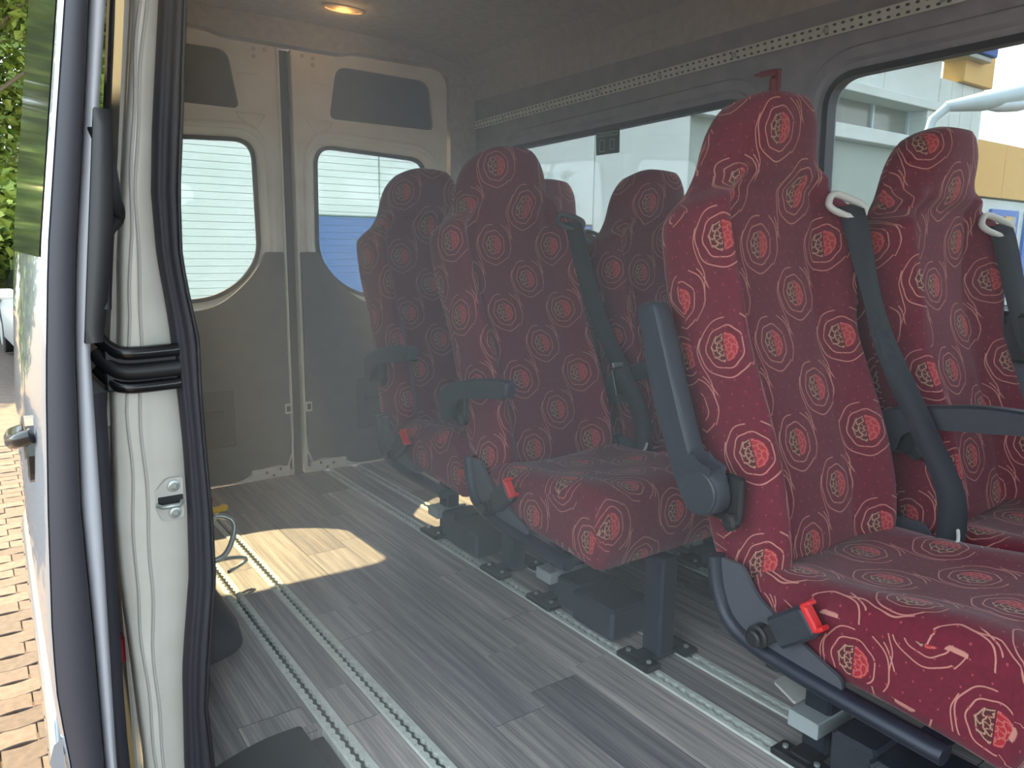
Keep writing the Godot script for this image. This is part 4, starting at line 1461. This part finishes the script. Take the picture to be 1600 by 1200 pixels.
	loft(rf, [PackedVector3Array([Vector3(-1.7, 2.2, 1.7), Vector3(1.7, 2.2, 1.7), Vector3(1.7, 2.2, -1.7), Vector3(-1.7, 2.2, -1.7)]), PackedVector3Array([Vector3(-1.6, 3.1, 0.05), Vector3(1.6, 3.1, 0.05), Vector3(1.6, 3.1, -0.05), Vector3(-1.6, 3.1, -0.05)])], true, true, true, false)
	put(h, "roof", rf, M.roof_tile)
	car(Vector3(0.2, G, -9.6), 0.05, "white parked car facing the camera beside the sliding door", 1.0)
	car(Vector3(-0.2, G, -17.0), 0.1, "white parked van-like car further back along the paving", 1.15)

func tree(p: Vector3, h: float, r: float, n: int, seed_: int, label: String) -> void:
	var t := base("leafy_tree", p)
	tag(t, label, "tree", "trees outside")
	var rr := RandomNumberGenerator.new()
	rr.seed = seed_ * 77
	var tk := mb()
	tube(tk, smooth_path([Vector3(0, 0, 0), Vector3(0.06, h * 0.25, 0.03), Vector3(-0.04, h * 0.5, 0), Vector3(0.05, h * 0.8, 0)], 8), 0.09, 8)
	for k in 5:
		var a := rr.randf() * TAU
		tube(tk, [Vector3(0, h * (0.25 + 0.1 * k), 0), Vector3(cos(a) * r * 0.6, h * (0.4 + 0.1 * k), sin(a) * r * 0.6)], 0.035, 6)
	put(t, "trunk", tk, M.bark)
	# one leaf: folded along its midrib
	var lf := mb()
	var L := 0.15
	for s in [-1.0, 1.0]:
		tri(lf, Vector3(0, 0, 0), Vector3(s * L * 0.42, L * 0.12, L * 0.45), Vector3(0, 0, L * 0.55))
		tri(lf, Vector3(0, 0, L * 0.55), Vector3(s * L * 0.42, L * 0.12, L * 0.45), Vector3(0, -L * 0.1, L))
	var mm := MultiMesh.new()
	mm.transform_format = MultiMesh.TRANSFORM_3D
	mm.use_colors = true
	mm.mesh = done(lf)
	mm.instance_count = n
	var cl := []
	for k in 26:
		var a := rr.randf() * TAU
		var y := rr.randf_range(0.12, 0.95)
		var q := r * sqrt(max(0.05, 1.0 - pow((y - 0.45) * 1.7, 2.0))) * rr.randf_range(0.2, 0.85)
		cl.append(Vector3(cos(a) * q, y * h, sin(a) * q))
	for i in n:
		var c: Vector3 = cl[rr.randi() % cl.size()]
		var dd := Vector3(rr.randfn(), rr.randfn(), rr.randfn()).normalized() * r * 0.42 * pow(rr.randf(), 0.4)
		var b := Basis.from_euler(Vector3(rr.randf_range(-1.2, 0.9), rr.randf() * TAU, rr.randf_range(-0.8, 0.8))) * Basis.from_scale(Vector3.ONE * rr.randf_range(0.8, 1.7))
		mm.set_instance_transform(i, Transform3D(b, c + dd))
		var g := rr.randf()
		mm.set_instance_color(i, Color(0.06, 0.11, 0.015).lerp(Color(0.26, 0.31, 0.05), g))
	var o := MultiMeshInstance3D.new()
	o.name = "foliage"
	o.multimesh = mm
	o.material_override = M.leaf
	t.add_child(o)
	stuff(o)

func car(p: Vector3, turn: float, label: String, k: float) -> void:
	var c := base("parked_car", p)
	c.rotation.y = turn
	tag(c, label, "car", "cars parked outside")
	# lower body, lofted along its length (front at +z)
	var st := mb()
	var rings := []
	for e in [[-2.2, 0.72, 0.45, 0.85], [-2.1, 0.84, 0.32, 0.98], [-1.2, 0.90, 0.28, 1.02], [0.6, 0.91, 0.28, 1.0], [1.5, 0.90, 0.28, 0.96], [2.0, 0.86, 0.30, 0.86], [2.2, 0.74, 0.38, 0.72]]:
		var ring := PackedVector3Array()
		for q in [[-1.0, 0.0], [-1.0, 0.55], [-0.93, 0.85], [-0.75, 1.0], [0.75, 1.0], [0.93, 0.85], [1.0, 0.55], [1.0, 0.0], [0.85, -0.05], [-0.85, -0.05]]:
			ring.append(Vector3(q[0] * e[1], lerpf(e[2], e[3], q[1]), e[0]) * k)
		rings.append(ring)
	loft(st, rings, true, true, true, true)
	put(c, "body", st, M.car_white)
	var cab := mb()
	var cr := []
	for e in [[-2.0, 0.78, 0.98, 1.0], [-1.7, 0.72, 0.98, 1.48], [-0.9, 0.70, 0.98, 1.60], [0.1, 0.70, 0.98, 1.58], [0.95, 0.78, 0.96, 1.0]]:
		var ring := PackedVector3Array()
		for q in [[-1.08, 0.0], [-0.95, 0.8], [-0.85, 1.0], [0.85, 1.0], [0.95, 0.8], [1.08, 0.0]]:
			ring.append(Vector3(q[0] * e[1], lerpf(e[2], e[3], q[1]), e[0]) * k)
		cr.append(ring)
	loft(cab, cr, true, true, true, true)
	put(c, "cabin_glass", cab, M.car_glass)
	put(c, "roof", boxm(Vector3(0, 1.595, -0.75) * k, Vector3(1.16, 0.04, 1.7) * k, 0.015), M.car_white)
	for s in [-1.0, 1.0]:
		for z in [-1.35, 1.35]:
			var w := mb()
			lathe(w, Transform3D(Basis(Vector3.FORWARD, PI / 2), Vector3(s * 0.80, 0.34, z) * k), [[0.30 * k, -0.11], [0.34 * k, -0.09], [0.34 * k, 0.09], [0.30 * k, 0.11]], 20)
			var wo := put(c, "wheel", w, M.tyre)
			var rm := mb()
			lathe(rm, Transform3D(Basis(Vector3.FORWARD, PI / 2), Vector3(s * 0.80, 0.34, z) * k), [[0.22 * k, -0.115], [0.22 * k, 0.115]], 16)
			put(wo, "rim", rm, M.zinc)
		put(c, "headlight", boxm(Vector3(s * 0.60, 0.74, 2.12) * k, Vector3(0.32, 0.13, 0.12) * k, 0.03), M.headlight)
		var mi := mb()
		cbox(mi, at(Vector3(s * 0.98, 1.02, 0.75) * k), Vector3(0.2, 0.14, 0.1) * k, 0.03)
		put(c, "mirror", mi, M.car_white)
	put(c, "grille", boxm(Vector3(0, 0.66, 2.17) * k, Vector3(0.55, 0.20, 0.08) * k, 0.02), M.black)
	put(c, "air_intake", boxm(Vector3(0, 0.42, 2.14) * k, Vector3(1.1, 0.12, 0.12) * k, 0.02), M.black)

func build_haze(env: Environment) -> void:
	env.volumetric_fog_enabled = true
	env.volumetric_fog_density = 0.0
	var f := FogVolume.new()
	f.name = "haze"
	f.shape = RenderingServer.FOG_VOLUME_SHAPE_BOX
	f.size = Vector3(1.80, 1.80, 2.6)
	f.position = Vector3(0.03, 0.95, 1.33)
	var fm := FogMaterial.new()
	fm.density = 0.12
	fm.albedo = Color(0.95, 0.95, 0.95)
	f.material = fm
	add_child(f)
	structure(f, "thin bright haze in the air inside the van", "haze")
